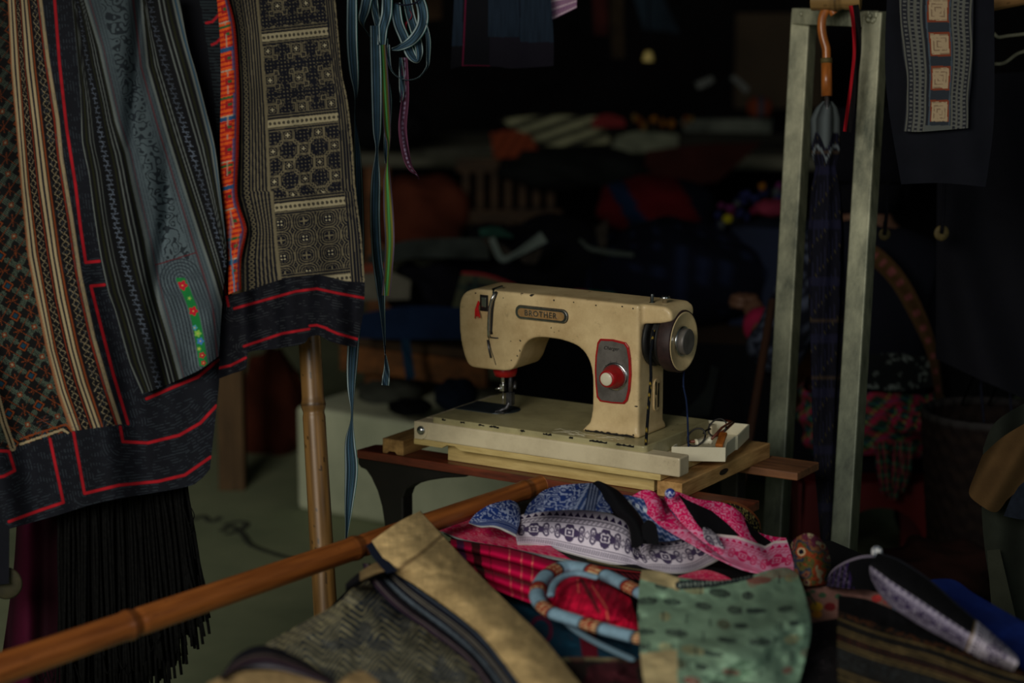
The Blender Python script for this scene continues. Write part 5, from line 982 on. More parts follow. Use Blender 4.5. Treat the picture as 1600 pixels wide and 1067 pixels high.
# green printed cloth
def green_c(X, Y, U, V_):
    C = np.zeros(X.shape+(3,)); C[:] = L(116, 142, 120); sh = .58+.55*fbm(X/60, Y/28, 2); C *= sh[..., None]; wy_ = Y+8*np.sin(X/50); i, j = np.floor(X/44+.5*(np.floor(wy_/24) % 2)), np.floor(wy_/24); fx = ((X/44+.5*(j % 2)) % 1-.5)*44; fy = ((wy_/24) % 1-.5)*24
    h = (np.sin(i*12.9+j*78.2)*4375.5) % 1; h2 = (np.sin(i*39.3+j*11.1)*2375.5) % 1; ox = (h-.5)*20; w_ = 6+14*h2; e = np.hypot((fx-ox)/w_, fy/(4+4*h)); m_ = (e < 1)*(h2 > .12)
    for lo, hi, c in ((0, .35, (22, 30, 34)), (.35, .43, (110, 58, 54)), (.43, .68, (34, 38, 40)), (.68, .74, (100, 26, 34)), (.74, .84, (130, 126, 92)), (.9, 1.01, (70, 66, 50))): put(C, m_*(h >= lo)*(h < hi), L(*c), .85)
    put(C, m_*(tri(fx/4) > .55)*(e < .75)*(h > .15), L(96, 120, 100), .45); put(C, (tri(X/37+j*.3) > .93)*(np.abs(fy) < 7)*(h > .5), L(26, 34, 38), .8)
    for pg in ([(1000, 886), (1061, 898), (1062, 925), (1000, 905)], [(1000, 1022), (1058, 1016), (1060, 1100), (1000, 1100)]): put(C, inside(X, Y, pg), L(146, 132, 98)*(.8+.3*F1(X/40, Y/8))[..., None])
    for (a_, b_) in (((1062, 915), (1170, 900)), ): d = dpoly(X, Y, [a_, (1110, 912), b_]); put(C, d < 7, L(26, 34, 38)); put(C, (d < 3)*(tri(X/6) > .6), L(120, 130, 120))
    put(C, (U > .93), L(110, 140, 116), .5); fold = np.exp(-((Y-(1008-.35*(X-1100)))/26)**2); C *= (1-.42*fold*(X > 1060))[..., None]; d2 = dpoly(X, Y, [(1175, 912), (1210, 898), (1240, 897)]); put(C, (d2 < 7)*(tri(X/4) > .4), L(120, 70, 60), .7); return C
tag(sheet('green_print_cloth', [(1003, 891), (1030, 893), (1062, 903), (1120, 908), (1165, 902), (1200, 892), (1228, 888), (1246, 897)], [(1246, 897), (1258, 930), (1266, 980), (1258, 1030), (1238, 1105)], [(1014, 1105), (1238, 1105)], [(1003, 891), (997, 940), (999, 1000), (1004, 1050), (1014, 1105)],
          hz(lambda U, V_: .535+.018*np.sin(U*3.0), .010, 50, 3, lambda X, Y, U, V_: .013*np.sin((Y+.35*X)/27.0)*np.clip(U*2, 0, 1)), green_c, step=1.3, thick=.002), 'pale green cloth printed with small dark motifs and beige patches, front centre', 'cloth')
def floral(X, Y, U, V_):
    C = np.zeros(X.shape+(3,)); C[:] = L(128, 92, 84); C *= (.7+.5*fbm(X/25, Y/25))[..., None]
    for px, py, r, c in ((1276, 948, 10, (170, 130, 30)), (1276, 960, 8, (180, 120, 30)), (1297, 948, 9, (100, 14, 24)), (1262, 928, 5, (40, 80, 56)), (1285, 930, 6, (40, 80, 56)), (1310, 932, 6, (44, 76, 56)), (1270, 924, 4, (44, 76, 56)), (1370, 935, 8, (150, 40, 40)), (1400, 950, 6, (50, 84, 110)), (1385, 940, 5, (150, 60, 50)), (1420, 965, 6, (60, 90, 100))): put(C, np.hypot(X-px, (Y-py)*1.4) < r, L(*c), .9)
    put(C, dpoly(X, Y, [(1262, 925), (1275, 945)]) < 1.2, L(40, 70, 50)); return C
tag(sheet('floral_cloth', [(1240, 912), (1300, 917), (1360, 922), (1400, 940), (1445, 972)], [(1445, 972), (1440, 985)], [(1258, 990), (1300, 975), (1350, 955), (1440, 985)], [(1240, 912), (1258, 990)], hz(.502, .005), floral, step=1.5), 'dusty pink floral cloth with yellow and red flowers behind the green cloth', 'cloth')
tag(sheet('black_sequin_cloth', [(1258, 975), (1312, 965)], [(1312, 965), (1318, 1105)], [(1230, 1105), (1318, 1105)], [(1258, 975), (1265, 1020), (1230, 1105)], hz(.51, .008), lambda X, Y, U, V_: np.where((F1(X/2.2, Y/2.2) > .93)[..., None], L(70, 60, 64), L(14, 12, 14))+0*X[..., None], step=1.6), 'black cloth with tiny pale flecks between the green and striped cloths', 'cloth')
def brstr(X, Y, U, V_):
    C = np.zeros(X.shape+(3,)); C[:] = L(24, 22, 20); q = (Y-930)-.32*(X-1312)*(1+.0*X); put(C, q < 26, BLK); put(C, (q > 26)*(q < 34)*(F1(X/6, Y/3) > .5), L(70, 40, 22), .8)
    for a_ in (38, 52, 58, 74, 80, 118, 126, 132, 160): put(C, np.abs(q-a_-2*np.sin(X/30)) < 1.6, L(96, 80, 48), .8)
    put(C, (q > 84)*(q < 112)*(scroll(X, Y, 6) > .6), L(40, 44, 46), .9); put(C, (q > 62)*(q < 72)*(tri(X/5) > .5), L(56, 24, 16), .7); C *= (.6+.6*fbm(X/40, Y/30))[..., None]; return C
tag(sheet('striped_brown_cloth', [(1310, 930), (1360, 938), (1430, 968), (1520, 1012), (1640, 1070)], [(1640, 1070), (1660, 1110)], [(1312, 1110), (1660, 1110)], [(1310, 930), (1308, 1010), (1312, 1110)], hz(lambda U, V_: .518, .006), brstr, step=1.5), 'dark cloth with thin ochre stripes in the lower right corner', 'cloth')
# pointed hat with bead at right
ph = thing('pointed_hat', 'long black hat with purple brocade strips and a bead on its point, far right', 'hat', tuple(VZ(1450, 960, .52)))
def ptl(X, Y, U, V_):
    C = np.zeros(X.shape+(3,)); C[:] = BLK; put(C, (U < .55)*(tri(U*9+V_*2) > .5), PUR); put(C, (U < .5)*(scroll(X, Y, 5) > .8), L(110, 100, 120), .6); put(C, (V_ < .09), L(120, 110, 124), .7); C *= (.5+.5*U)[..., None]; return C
sheet('crown', [(1290, 915), (1298, 893), (1318, 878), (1345, 868), (1371, 866)], [(1371, 866), (1368, 890), (1372, 922)], [(1290, 916), (1330, 920), (1372, 922)], [(1290, 915), (1290, 916)], lambda X, Y, U, V_: dz(918, .51)+.06*(1-V_)-.03*np.sin(U*3), ptl, parent=ph, step=1.4)
def ptr_(X, Y, U, V_):
    C = np.zeros(X.shape+(3,)); C[:] = BLK; end = U > .70
    t = np.clip((V_-.52)/.48, 0, 1); Bc = brocade(U*260, t*.9+.05, PUR, L(130, 124, 140), 44); C[:] = np.where(((V_ > .52) & ~end)[..., None], Bc, C)
    Bc = brocade(V_*90+U*10, np.clip((U-.70)/.30, 0, 1)*.95, PUR, PW*.75, 40); C[:] = np.where(end[..., None], Bc, C); put(C, np.abs(U-.70) < .006, L(110, 90, 60)); put(C, V_ < .03, L(60, 60, 70), .6); return C
sheet('tail', [(1371, 864), (1402, 873), (1448, 902), (1500, 948), (1552, 992), (1584, 1022)], [(1584, 1022), (1590, 1034), (1584, 1048)], [(1362, 905), (1385, 940), (1430, 972), (1490, 1005), (1540, 1032), (1584, 1048)], [(1371, 864), (1360, 885), (1362, 905)],
      hz(lambda U, V_: .545-.01*U+.022*np.sin(np.clip(V_, 0, 1)*math.pi)+.03*(1-V_)*(1-U), .004), ptr_, parent=ph, step=1.1, thick=.0015)
bm = bmesh.new(); bmesh.ops.create_icosphere(bm, subdivisions=3, radius=.0075, matrix=Matrix.Translation(V(1370, 862, 2.62))); tag(bm_obj('bead', bm, noisy('pale bead', L4(60, 70, 84), L4(160, 160, 160), 200, .3, lo=.45, hi=.55, bs=0), ph, True, True), 'pale checked bead on the point')
tag(sheet('blue_cloth', [(1448, 906), (1490, 906), (1530, 932), (1650, 1000)], [(1650, 1000), (1650, 1080)], [(1470, 960), (1560, 1020), (1650, 1080)], [(1448, 906), (1470, 960)], hz(.50, .006), solid(L(10, 26, 78)), step=3), 'deep blue cloth behind the pointed hat at the right edge', 'cloth')
# beige and indigo cloth in front
bg_ = thing('indigo_jacket', 'folded indigo batik jacket with wide beige band draped over the bamboo rail', 'jacket', tuple(VZ(640, 980, .5)))
def beige(X, Y, U, V_):
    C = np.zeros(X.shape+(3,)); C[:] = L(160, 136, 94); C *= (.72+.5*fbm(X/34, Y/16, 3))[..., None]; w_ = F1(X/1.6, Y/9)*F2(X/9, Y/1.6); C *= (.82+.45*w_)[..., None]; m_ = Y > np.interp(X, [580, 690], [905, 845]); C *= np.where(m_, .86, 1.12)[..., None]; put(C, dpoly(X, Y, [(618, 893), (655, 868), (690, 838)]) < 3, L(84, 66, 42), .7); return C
BL_ = [(581, 846), (592, 862), (615, 892), (650, 915), (700, 950), (750, 990), (795, 1045), (838, 1105)]
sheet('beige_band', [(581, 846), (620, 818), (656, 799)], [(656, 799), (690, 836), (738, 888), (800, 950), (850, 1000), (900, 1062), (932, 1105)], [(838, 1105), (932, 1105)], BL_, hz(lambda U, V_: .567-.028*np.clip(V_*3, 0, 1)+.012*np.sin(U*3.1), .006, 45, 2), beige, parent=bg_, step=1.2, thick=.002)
IL = [(566, 880), (575, 905), (610, 945), (665, 985), (730, 1035), (778, 1105)]
def indi(X, Y, U, V_):
    C = np.zeros(X.shape+(3,)); C[:] = L(13, 15, 26)
    for a_, c, w_ in ((.08, (60, 40, 52), .02), (.15, (96, 84, 84), .018), (.22, (60, 40, 52), .015), (.63, (110, 104, 92), .022), (.72, (110, 104, 92), .018), (.93, (84, 100, 122), .025)): put(C, np.abs(U-a_) < w_, L(*c), .85)
    z = .43+.07*(2*np.abs(((V_*62) % 1)-.5)-.5)*(.6+.8*F1(V_*70, 0*U)); put(C, np.abs(U-z) < .05, L(124, 138, 152), .95); C *= (.75+.4*fbm(X/30, Y/30))[..., None]; return C
sheet('striped_border', [(566, 880), (590, 882), (612, 889)], [(612, 889)]+[(x+2, y+3) for x, y in BL_[3:]], [(778, 1105), (840, 1105)], IL, hz(lambda U, V_: .538+.006*np.sin(U*9), .004, 45, 2), indi, parent=bg_, step=1.1)
def zig(X, Y, U, V_):
    C = np.zeros(X.shape+(3,)); C[:] = L(26, 34, 46); a_ = F4(X/90, Y/60); wx_ = X+14*fbm(X/30, Y/30); q = (Y*.9+16*tri(wx_/60)*1.7+.25*X); ln2 = tri(q/9.5+.6*fbm(X/30, Y/30)); put(C, (ln2 > .5), L(104, 100, 76), .9); put(C, (ln2 > .82), L(140, 130, 98), .6); put(C, F1(X/30+5, Y/24) > .62, L(34, 40, 48), .6); ed = dpoly(X, Y, [(360, 1058), (420, 1005), (520, 955), (575, 905)]); put(C, (ed < 16)*(tri(ed/5) > .5), L(120, 112, 84), .7); C *= (.65+.55*fbm(X/50, Y/40))[..., None]; return C
sheet('batik_field', [(530, 942), (552, 918), (576, 903)], [(576, 903)]+[(x+3, y+2) for x, y in IL[2:]], [(330, 1110), (500, 1112), (781, 1105)], [(530, 942), (470, 975), (410, 1010), (368, 1050), (330, 1110)], hz(lambda U, V_: .522+.012*np.sin(U*3.1), .010, 40, 5), zig, parent=bg_, step=1.2)
sheet('navy_facing', [(572, 852), (582, 846)], [(582, 846), (600, 868), (622, 892)], [(604, 896), (622, 892)], [(572, 852), (582, 870), (604, 896)], hz(.562, .002), solid(L(16, 24, 40)), parent=bg_, step=2)
sheet('collar_fold', [(540, 912), (560, 895), (590, 878), (610, 886)], [(610, 886), (608, 893)], [(540, 925), (572, 912), (608, 900)], [(540, 912), (540, 925)], hz(lambda U, V_: .545+.01*np.sin(V_*3), .002), lambda X, Y, U, V_: np.where(((U > .35) & (V_ < .75))[..., None], L(120, 100, 68), L(16, 16, 20))*(.7+.5*fbm(X/12, Y/12))[..., None], parent=bg_, step=1.5)
def roll(X, Y, U, V_):
    C = np.zeros(X.shape+(3,)); C[:] = L(13, 14, 22)
    for a_, c in ((.35, (84, 70, 66)), (.5, (70, 48, 56)), (.72, (100, 96, 104))): put(C, np.abs(V_-a_) < .035, L(*c), .7)
    return C
sheet('rolled_edge', [(344, 1058), (372, 1022), (410, 1008), (450, 1020), (490, 1042), (520, 1062)], [(520, 1062), (530, 1080)], [(344, 1062), (380, 1052), (440, 1056), (530, 1082)], [(344, 1058), (344, 1062)], hz(lambda U, V_: .548+.02*np.sin(V_*3), .003), roll, parent=bg_, step=1.5)
def beige2(X, Y, U, V_): return L(130, 108, 74)*(.6+.6*fbm(X/34, Y/16, 3))[..., None]
sheet('beige_edge', [(325, 1066), (370, 1050), (430, 1048), (480, 1056), (520, 1070), (548, 1052), (572, 1050), (600, 1075)], [(600, 1075), (610, 1120)], [(300, 1120), (610, 1120)], [(325, 1066), (300, 1120)], hz(lambda U, V_: .56, .004), beige2, parent=bg_, step=2)
# ================================================================ the shop behind
bm = bmesh.new(); bx(bm, -4, 4, -1.2, 8.6, -.05, 0); tag(bm_obj('floor', bm, 'floor'), kind='structure')
bm = bmesh.new(); bx(bm, -4, 4, 8.6, 8.7, 0, 3.2); tag(bm_obj('wall_back', bm, 'wall'), kind='structure')
bm = bmesh.new(); bx(bm, -4.1, -4, 3.6, 8.6, 0, 3.2); tag(bm_obj('wall_left', bm, 'wall'), kind='structure')
bm = bmesh.new(); bx(bm, 4, 4.1, 3.6, 8.6, 0, 3.2); tag(bm_obj('wall_right', bm, 'wall'), kind='structure')
bm = bmesh.new(); bx(bm, -4.1, 4.1, 3.6, 8.7, 3.2, 3.3); tag(bm_obj('ceiling', bm, 'wall'), kind='structure')
MX = Matrix.Rotation(RZ, 4, 'Z')
def obox(name, p, lx, ly, z0, z1, mat, parent=None, bev=.004, yaw=RZ):
    bm = bmesh.new(); bx(bm, 0, lx, 0, ly, z0, z1, Matrix.Translation((p[0], p[1], 0)) @ Matrix.Rotation(yaw, 4, 'Z')); return bm_obj(name, bm, mat, parent, False, True, bev, 2)
def lump(name, cx, cy, rx, ry, d, col, label=None, cat=None, group=None, dr=None, amp=.12, seed=0, tilt=0, nu=60, nv=40, flat=0, parent=None):
    c = P(cx, cy, d); a = rx/F*d; b = ry/F*d; dr = dr or a*.8
    th = np.linspace(0, 2*np.pi, nu, endpoint=False); ph = np.linspace(1e-3, np.pi-1e-3, nv); PH, THa = np.meshgrid(ph, th, indexing='ij')
    sx = np.sin(PH)*np.cos(THa); sy = np.sin(PH)*np.sin(THa); sz = np.cos(PH); k = 1+amp*(fbm(sx*2.5+seed+4, sz*3+sy*2+seed+4, 3)-.45)*2+amp*.4*np.sin(7*sx+5*sz+seed)
    lx, lz = sx*k*a, np.sign(sz)*np.abs(sz)**(.8)*k*b; lx, lz = lx*math.cos(tilt)-lz*math.sin(tilt), lx*math.sin(tilt)+lz*math.cos(tilt)
    X = np.stack([c[0]+lx, c[1]+sy*k*dr, c[2]+lz], -1)
    Cc = col(cx+lx*F/d, cy-lz*F/d, (sx+1)/2, (1-sz)/2) if callable(col) else np.asarray(col)*np.ones(X.shape)
    o = grid_mesh(name, X, Cc, 'fabric_soft', parent, 0, True, True, None, True); return tag(o, label, cat, group)
def flat_(r, g, b, k=1.0, v=.5, s=25):
    c_ = L(r, g, b)*k*.66; c_ = c_*.82+.18*c_.mean()
    return lambda X, Y, U, V_: c_*(1-v+2*v*fbm(X/s, Y/s))[..., None]
KM, KF = 1.15, 1.5
# white block, floor marks, wood post, sack
p0 = VZ(464, 796, 0); obx = obox('white_block', p0, .80, .5, 0, .245, 'white_stone', None, .012); tag(obx, 'long low whitewashed block on the floor behind the bench', 'block')
def drape(name, pts, label, cat, col, d, step=4, **k):
    T_, R_, B_, L_ = pts; return tag(sheet(name, T_, R_, B_, L_, d, col, 'fabric_soft', step=step, **k), label, cat)
pp = VZ(342, 767, 0); tag(obox('timber_post', pp, .062, .062, 0, .72, noisy('dark brown post wood', L4(60, 44, 26), L4(84, 62, 38), 5, .8, stretch=(8, 8, 1)), None, .003, 0), 'square brown timber post standing on the floor behind the skirts', 'post')
lump('orange_sack', 428, 640, 52, 100, 5.5, flat_(78, 30, 10, 1.0, .6, 40), 'rust orange cloth sack slumped on the floor in shadow left of bamboo pole', 'sack', amp=.2, seed=3)
bm = bmesh.new()
for pl in (((300, 812), (318, 806), (330, 815), (345, 808)), ((345, 830), (362, 822), (380, 834), (392, 850), (420, 862), (455, 872), (475, 874)), ((352, 835), (375, 828), (385, 818), (372, 815), (350, 820))):
    tube_bm(bm, smooth_pts([tuple(VZ(x, y, .001)) for x, y in pl], 6), .009, 5, True, .06)
tag(bm_obj('charcoal_scribble', bm, noisy('charcoal', L4(40, 42, 36), L4(56, 58, 48), 60, .9), None, True, True), 'faint dark scribble drawn on the concrete floor', 'drawing')
# middle table with heaped cloth
mt = thing('goods_table', 'brown wooden table behind the machine, piled with dark folded clothes', 'table', tuple(VZ(800, 600, 0)))
q0 = VZ(520, 527, .39); tl = .98
obox('tabletop', q0, tl, .75, .375, .40, 'darkwood', mt); obox('apron', (q0[0]+EX[0]*.02-EY[0]*.004, q0[1]+EX[1]*.02-EY[1]*.004), .40, .02, .315, .375, 'orangewood', mt)
for a_, b_ in ((.05, .05), (tl-.12, .05), (.05, .65), (tl-.12, .65), (.62, .05)):
    q = (q0[0]+EX[0]*a_+EY[0]*b_, q0[1]+EX[1]*a_+EY[1]*b_); obox('leg', q, .065, .05, (.246 if b_ < .5 and a_ < .7 else 0), .375, 'orangewood', mt)
mtx = lambda x, y, d: None
drape('blue_cover', ([(556, 492), (640, 478), (735, 482)], [(735, 482), (745, 530)], [(556, 528), (640, 540), (745, 552)], [(556, 492), (556, 528)]), 'deep blue cloth hanging over the edge of the goods table', 'cloth', flat_(10, 30, 58, 1.5, .3), lambda X, Y, U, V_: 4.78-.12*U+.05*(1-V_))
ribbon('blue_strap', [(633, 530, 12), (637, 560, 12), (642, 592, 12)], 4.70, lambda u, s, X, Y: L(14, 34, 50, 1.4)*np.ones(X.shape+(1,)), 'dim blue strap hanging down over the wooden table edge', 'strap')
lump('folded_clothes', 668, 452, 70, 40, 5.1, flat_(16, 16, 24, KM, .5), 'dark clothes heaped at the left end of the goods table', 'clothes', 'dark clothes heaped on the goods table', amp=.2, seed=1)
lump('folded_clothes', 850, 420, 150, 78, 5.25, flat_(12, 12, 19, KM, .6, 20), 'large dark pile of clothes directly behind the sewing machine', 'clothes', 'dark clothes heaped on the goods table', amp=.18, seed=2)
def strp(X, Y, U, V_): C = L(9, 11, 22)*KM*np.ones(X.shape+(3,)); put(C, (tri(X/34) > .88), L(26, 34, 58)*KM, .6); return C
lump('folded_clothes', 1070, 425, 160, 85, 5.1, strp, 'navy clothes with thin blue stripes at the right end of the goods table', 'clothes', 'dark clothes heaped on the goods table', amp=.12, seed=5)
def rb(X, Y, U, V_):
    C = L(64, 8, 12)*KM*np.ones(X.shape+(3,)); q = X-.6*(Y-300); put(C, (q < 985)*(q > 955), L(10, 26, 48)*KM); put(C, (q > 1068), L(8, 12, 24)*KM); put(C, (q > 1110), L(50, 6, 10)*KM); C *= (.6+.6*fbm(X/30, Y/20))[..., None]; return C
lump('red_bundle', 1025, 322, 92, 48, 5.6, rb, 'red and blue cloth bundle on top of the pile, right of centre', 'bundle', amp=.08, seed=4, tilt=-.05)
drape('grey_cloth', ([(575, 400), (625, 378), (680, 372), (760, 372)], [(760, 372), (765, 405)], [(575, 425), (640, 405), (765, 408)], [(575, 400), (575, 425)]), 'grey green cloth lying along the top of the left pile', 'cloth', flat_(50, 56, 52, 1.3, .6), lambda X, Y, U, V_: 5.05-.06*V_)
drape('white_cloth', ([(560, 425), (600, 422), (642, 438)], [(642, 438), (640, 468)], [(560, 470), (640, 470)], [(560, 425), (560, 470)]), 'off white cloth folded at the left end of the goods table', 'cloth', flat_(96, 92, 78, 1.3, .4), lambda X, Y, U, V_: 4.95-.03*V_)
drape('orange_cloth', ([(556, 412), (605, 412)], [(605, 412), (606, 424)], [(556, 428), (606, 426)], [(556, 412), (556, 428)]), 'narrow orange cloth edge above the off white cloth', 'cloth', flat_(110, 46, 24, 1.3), 4.94)
def pan(X, Y, U, V_):
    C = L(16, 18, 26)*KM*np.ones(X.shape+(3,)); put(C, (U < .13)|(V_ < .22), L(60, 62, 46)*KM, .8); put(C, ((U > .22) & (U < .3)) | ((V_ > .3) & (V_ < .38)), L(34, 44, 40)*KM); put(C, V_ < .07, L(110, 30, 34)*KM); return C
drape('embroidered_square', ([(722, 424), (760, 428), (806, 444)], [(806, 444), (830, 520)], [(702, 495), (760, 505), (830, 520)], [(722, 424), (702, 495)]), 'embroidered square with red top edge propped behind the head of the machine', 'textile', pan, 4.86, 3)
drape('teal_cloth', ([(748, 358), (775, 354), (800, 366)], [(800, 366), (802, 372)], [(750, 368), (802, 374)], [(748, 358), (750, 368)]), 'small teal cloth edge on top of the pile behind the machine', 'cloth', flat_(24, 60, 50, KM), 5.02)
for i, (pl, c, lab) in enumerate((([(768, 372, 8), (784, 404, 9), (808, 396, 8), (850, 370, 16)], (84, 92, 88), 'pale zigzag trim on the pile above the machine badge'), ([(905, 374, 4), (922, 388, 6), (950, 394, 7), (990, 398, 6)], (64, 70, 66), 'grey curved trim on the pile above the machine arm'), ([(985, 430, 5), (1005, 432, 6), (1035, 424, 5)], (52, 54, 60), 'short grey trim on the right pile near the spool pin'))):
    ribbon('trim_ribbon', pl, 4.93, (lambda c: lambda u, s, X, Y: L(*c)*1.15*np.ones(X.shape+(1,)))(c), lab, 'ribbon', 'pale trims on the dark clothes')
for i, (pg, lab) in enumerate((([(752, 372), (770, 370), (805, 398), (775, 404)], 'grey flecked triangular patch in the pile left of the zigzag trim'), ([(930, 355), (950, 342), (948, 386), (936, 388)], 'brown grey flecked patch standing in the pile above the machine arm'), ([(810, 404), (850, 385), (838, 412), (820, 412)], 'brown flecked patch under the zigzag trim'))):
    drape('flecked_patch', ([pg[0], pg[1]], [pg[1], pg[2]], [pg[3], pg[2]], [pg[0], pg[3]]), lab, 'patch', flat_(48, 42, 36, 1.3, .6, 4), 4.95)
drape('patterned_edge', ([(898, 452), (960, 458)], [(960, 458), (962, 466)], [(900, 462), (962, 468)], [(898, 452), (900, 462)]), 'thin green and pink patterned edge showing just above the machine arm', 'textile', lambda X, Y, U, V_: np.where((U > .35)[..., None], L(26, 70, 56)*1.4, L(96, 40, 50)*1.4)*np.ones(X.shape+(1,)), 4.8)
drape('added_dark_sheet', ([(772, 520), (900, 530), (1210, 540)], [(1210, 540), (1215, 760)], [(790, 640), (900, 680), (1215, 760)], [(772, 520), (790, 640)]), 'near black sheet added down the front of the goods table to darken it', 'cloth', flat_(7, 8, 12, 1.2, .5), lambda X, Y, U, V_: 4.42-.14*U+.012*np.sin(X/16))  # sheet added to darken the space seen under the machine arm
# things standing on the block and under the table
lump('black_bag', 640, 636, 34, 12, 4.7, flat_(10, 10, 12, 1), 'small black bag lying on the whitewashed block', 'bag', dr=.05)
lump('blue_bag', 712, 618, 34, 26, 4.62, flat_(14, 24, 40, 1.2), 'dark blue bag on the block behind the needle plate', 'bag', dr=.06)
lump('grey_sack', 610, 612, 52, 26, 5.0, flat_(60, 62, 54, 1.2), 'grey sack lying on the block under the goods table', 'sack', dr=.09)
# far table and goods
ft = thing('far_table', 'long pale topped table deep in the shop', 'table', tuple(VZ(760, 300, 0)))
f0 = P(520, 250, 6.9); obox('tabletop', f0, 3.2, .8, f0[2]-.02, f0[2]+.02, noisy('pale table top', L4(70, 70, 58, .9), L4(92, 90, 76, .9), 4, .8), ft, .004, math.radians(-4)); 
for a_ in (.1, .98, 3.0): obox('leg', (f0[0]+a_, f0[1]-.07*a_+.03), .08, .06, 0, f0[2]-.02, 'orangewood', ft, .004, 0)
lump('brown_sack', 655, 335, 78, 62, 6.5, flat_(64, 24, 8, 2.2, .5, 40), 'rust brown sack under the far table at the left', 'sack', seed=6)
cr = thing('slatted_crate', 'brown wooden crate with upright slots under the far table', 'crate', tuple(P(770, 340, 6.55).tolist()))
for k in range(7):
    a = P(728+k*22, 272, 6.5); bm = bmesh.new(); w_ = .011; bx(bm, a[0]-w_, a[0]+w_, a[1]-.01, a[1]+.01, a[2]-.16, a[2]+.01); bm_obj('slat', bm, 'darkwood', cr, False, True)
for py, hh2 in ((258, .02), (338, .02)):
    a = P(795, py, 6.5); bm = bmesh.new(); bx(bm, a[0]-.16, a[0]+.16, a[1]-.008, a[1]+.014, a[2]-hh2, a[2]+hh2); bm_obj('rail', bm, 'darkwood', cr, False, True)
def crm(X, Y, U, V_): C = L(96, 96, 74)*KF*1.3*np.ones(X.shape+(3,)); put(C, tri((Y+.35*X)/20) > .55, L(14, 14, 16)*KF, .95); return np.minimum(C, .8)*(.4+.6*fbm(X/26, Y/9))[..., None]
for i, (T_, R_, B_, L_, lab, cf, d) in enumerate((
        ([(782, 186), (850, 180), (940, 182)], [(940, 182), (960, 240)], [(850, 240), (960, 245)], [(782, 186), (850, 240)], 'cream and black striped cloth spread on the far table', crm, 6.6),
        ([(965, 212), (1000, 205), (1060, 210)], [(1060, 210), (1058, 236)], [(950, 240), (1058, 238)], [(965, 212), (950, 240)], 'pale folded cloth on the far table below the gold trinkets', flat_(84, 88, 70, 1.6, .5, 12), 6.5),
        ([(766, 208), (800, 203), (830, 212)], [(830, 212), (846, 244)], [(772, 248), (846, 246)], [(766, 208), (772, 248)], 'brick orange striped cloth at the corner of the far table', lambda X, Y, U, V_: L(84, 36, 20)*(1.1+.3*np.sin(X/3+Y/5))[..., None], 6.45),
        ([(1062, 188), (1120, 186), (1206, 186)], [(1206, 186), (1204, 208)], [(1070, 206), (1204, 210)], [(1062, 188), (1070, 206)], 'grey cloth strip along the right of the far table', flat_(64, 68, 60, 1.8, .5, 14), 6.6),
        ([(640, 236), (770, 226)], [(770, 226), (772, 238)], [(640, 250), (772, 244)], [(640, 236), (640, 250)], 'dull grey cloth edge at the left of the far table', flat_(46, 46, 38, 1.8, .5, 14), 6.6),
        ([(925, 186), (950, 178), (975, 186)], [(975, 186), (978, 198)], [(925, 200), (978, 200)], [(925, 186), (925, 200)], 'small dark red cloth on the far table', flat_(86, 14, 16, 2), 6.5),
        ([(1010, 236), (1100, 225), (1190, 222)], [(1190, 222), (1160, 250), (1120, 285)], [(1000, 300), (1120, 285)], [(1010, 236), (1000, 300)], 'dark rust cloth draped down the front of the far table', flat_(36, 10, 6, 1.8, .4, 30), 6.4))):
    o = drape('cloth_on_far_table', (T_, R_, B_, L_), lab, 'cloth', cf, d, 3); o['group'] = 'cloths spread on the far table'
lump('dark_heap', 900, 262, 120, 34, 6.5, flat_(12, 14, 13, 2), 'dark heap of cloth at the front of the far table', 'cloth', seed=8)
lump('dark_heap', 600, 195, 70, 40, 6.9, flat_(9, 9, 11, 2), 'dark heap of cloth seen between the hanging ribbons', 'cloth', seed=9)
rr_ = random.Random(5)
for k in range(16):
    px = 990+rr_.random()*95; py = 180+rr_.random()*18; lump('gold_trinket', px, py, rr_.uniform(3, 6), rr_.uniform(3, 7), 6.4, L(*rr_.choice([(110, 70, 20), (80, 44, 14), (40, 30, 20), (90, 70, 34)]))*.9, 'small gold trinket on the far table', 'trinket', 'gold trinkets on the far table', nu=12, nv=8)
lump('orange_pompom', 1186, 168, 20, 17, 6.3, lambda X, Y, U, V_: np.where((np.abs(U-.55) < .14)[..., None], L(40, 40, 48)*1.1, L(76, 32, 16)*1.1)*np.ones(X.shape+(1,)), 'orange and grey pompom left of the steel frame', 'pompom')
cs_ = [(70, 26, 60), (90, 22, 50), (30, 34, 70), (110, 70, 16), (56, 60, 62), (26, 30, 66), (80, 30, 70), (46, 26, 20)]
for k in range(30):
    px = 1122+rr_.random()*95; py = np.interp(px, [1120, 1170, 1215], [318, 295, 285])+rr_.random()*46; lump('pompom', px, py, rr_.uniform(5, 10), rr_.uniform(5, 9), 5.0+rr_.uniform(-.06, .06), L(*rr_.choice(cs_))*.8, 'small coloured pompom in the heap beside the steel frame', 'pompom', 'coloured pompoms heaped beside the steel frame', nu=14, nv=9, amp=.3, seed=k)
lump('yellow_pompom', 1137, 342, 8, 7, 4.9, L(120, 112, 20)*1.1, 'bright yellow pompom at the lower left of the coloured heap', 'pompom', nu=16, nv=10)
lump('pink_pouch', 1205, 325, 26, 14, 4.9, flat_(110, 20, 48, 1.5), 'crimson pink pouch in the pompom heap against the steel upright', 'pouch')
bb = P(1140, 352, 5.0); tag(obox('blue_box', (bb[0], bb[1]), .20, .2, .40, bb[2], noisy('dark blue box', L4(7, 14, 30, 1.6), L4(10, 18, 38, 1.6), 5, .8)), 'dark blue box under the pompoms', 'box')
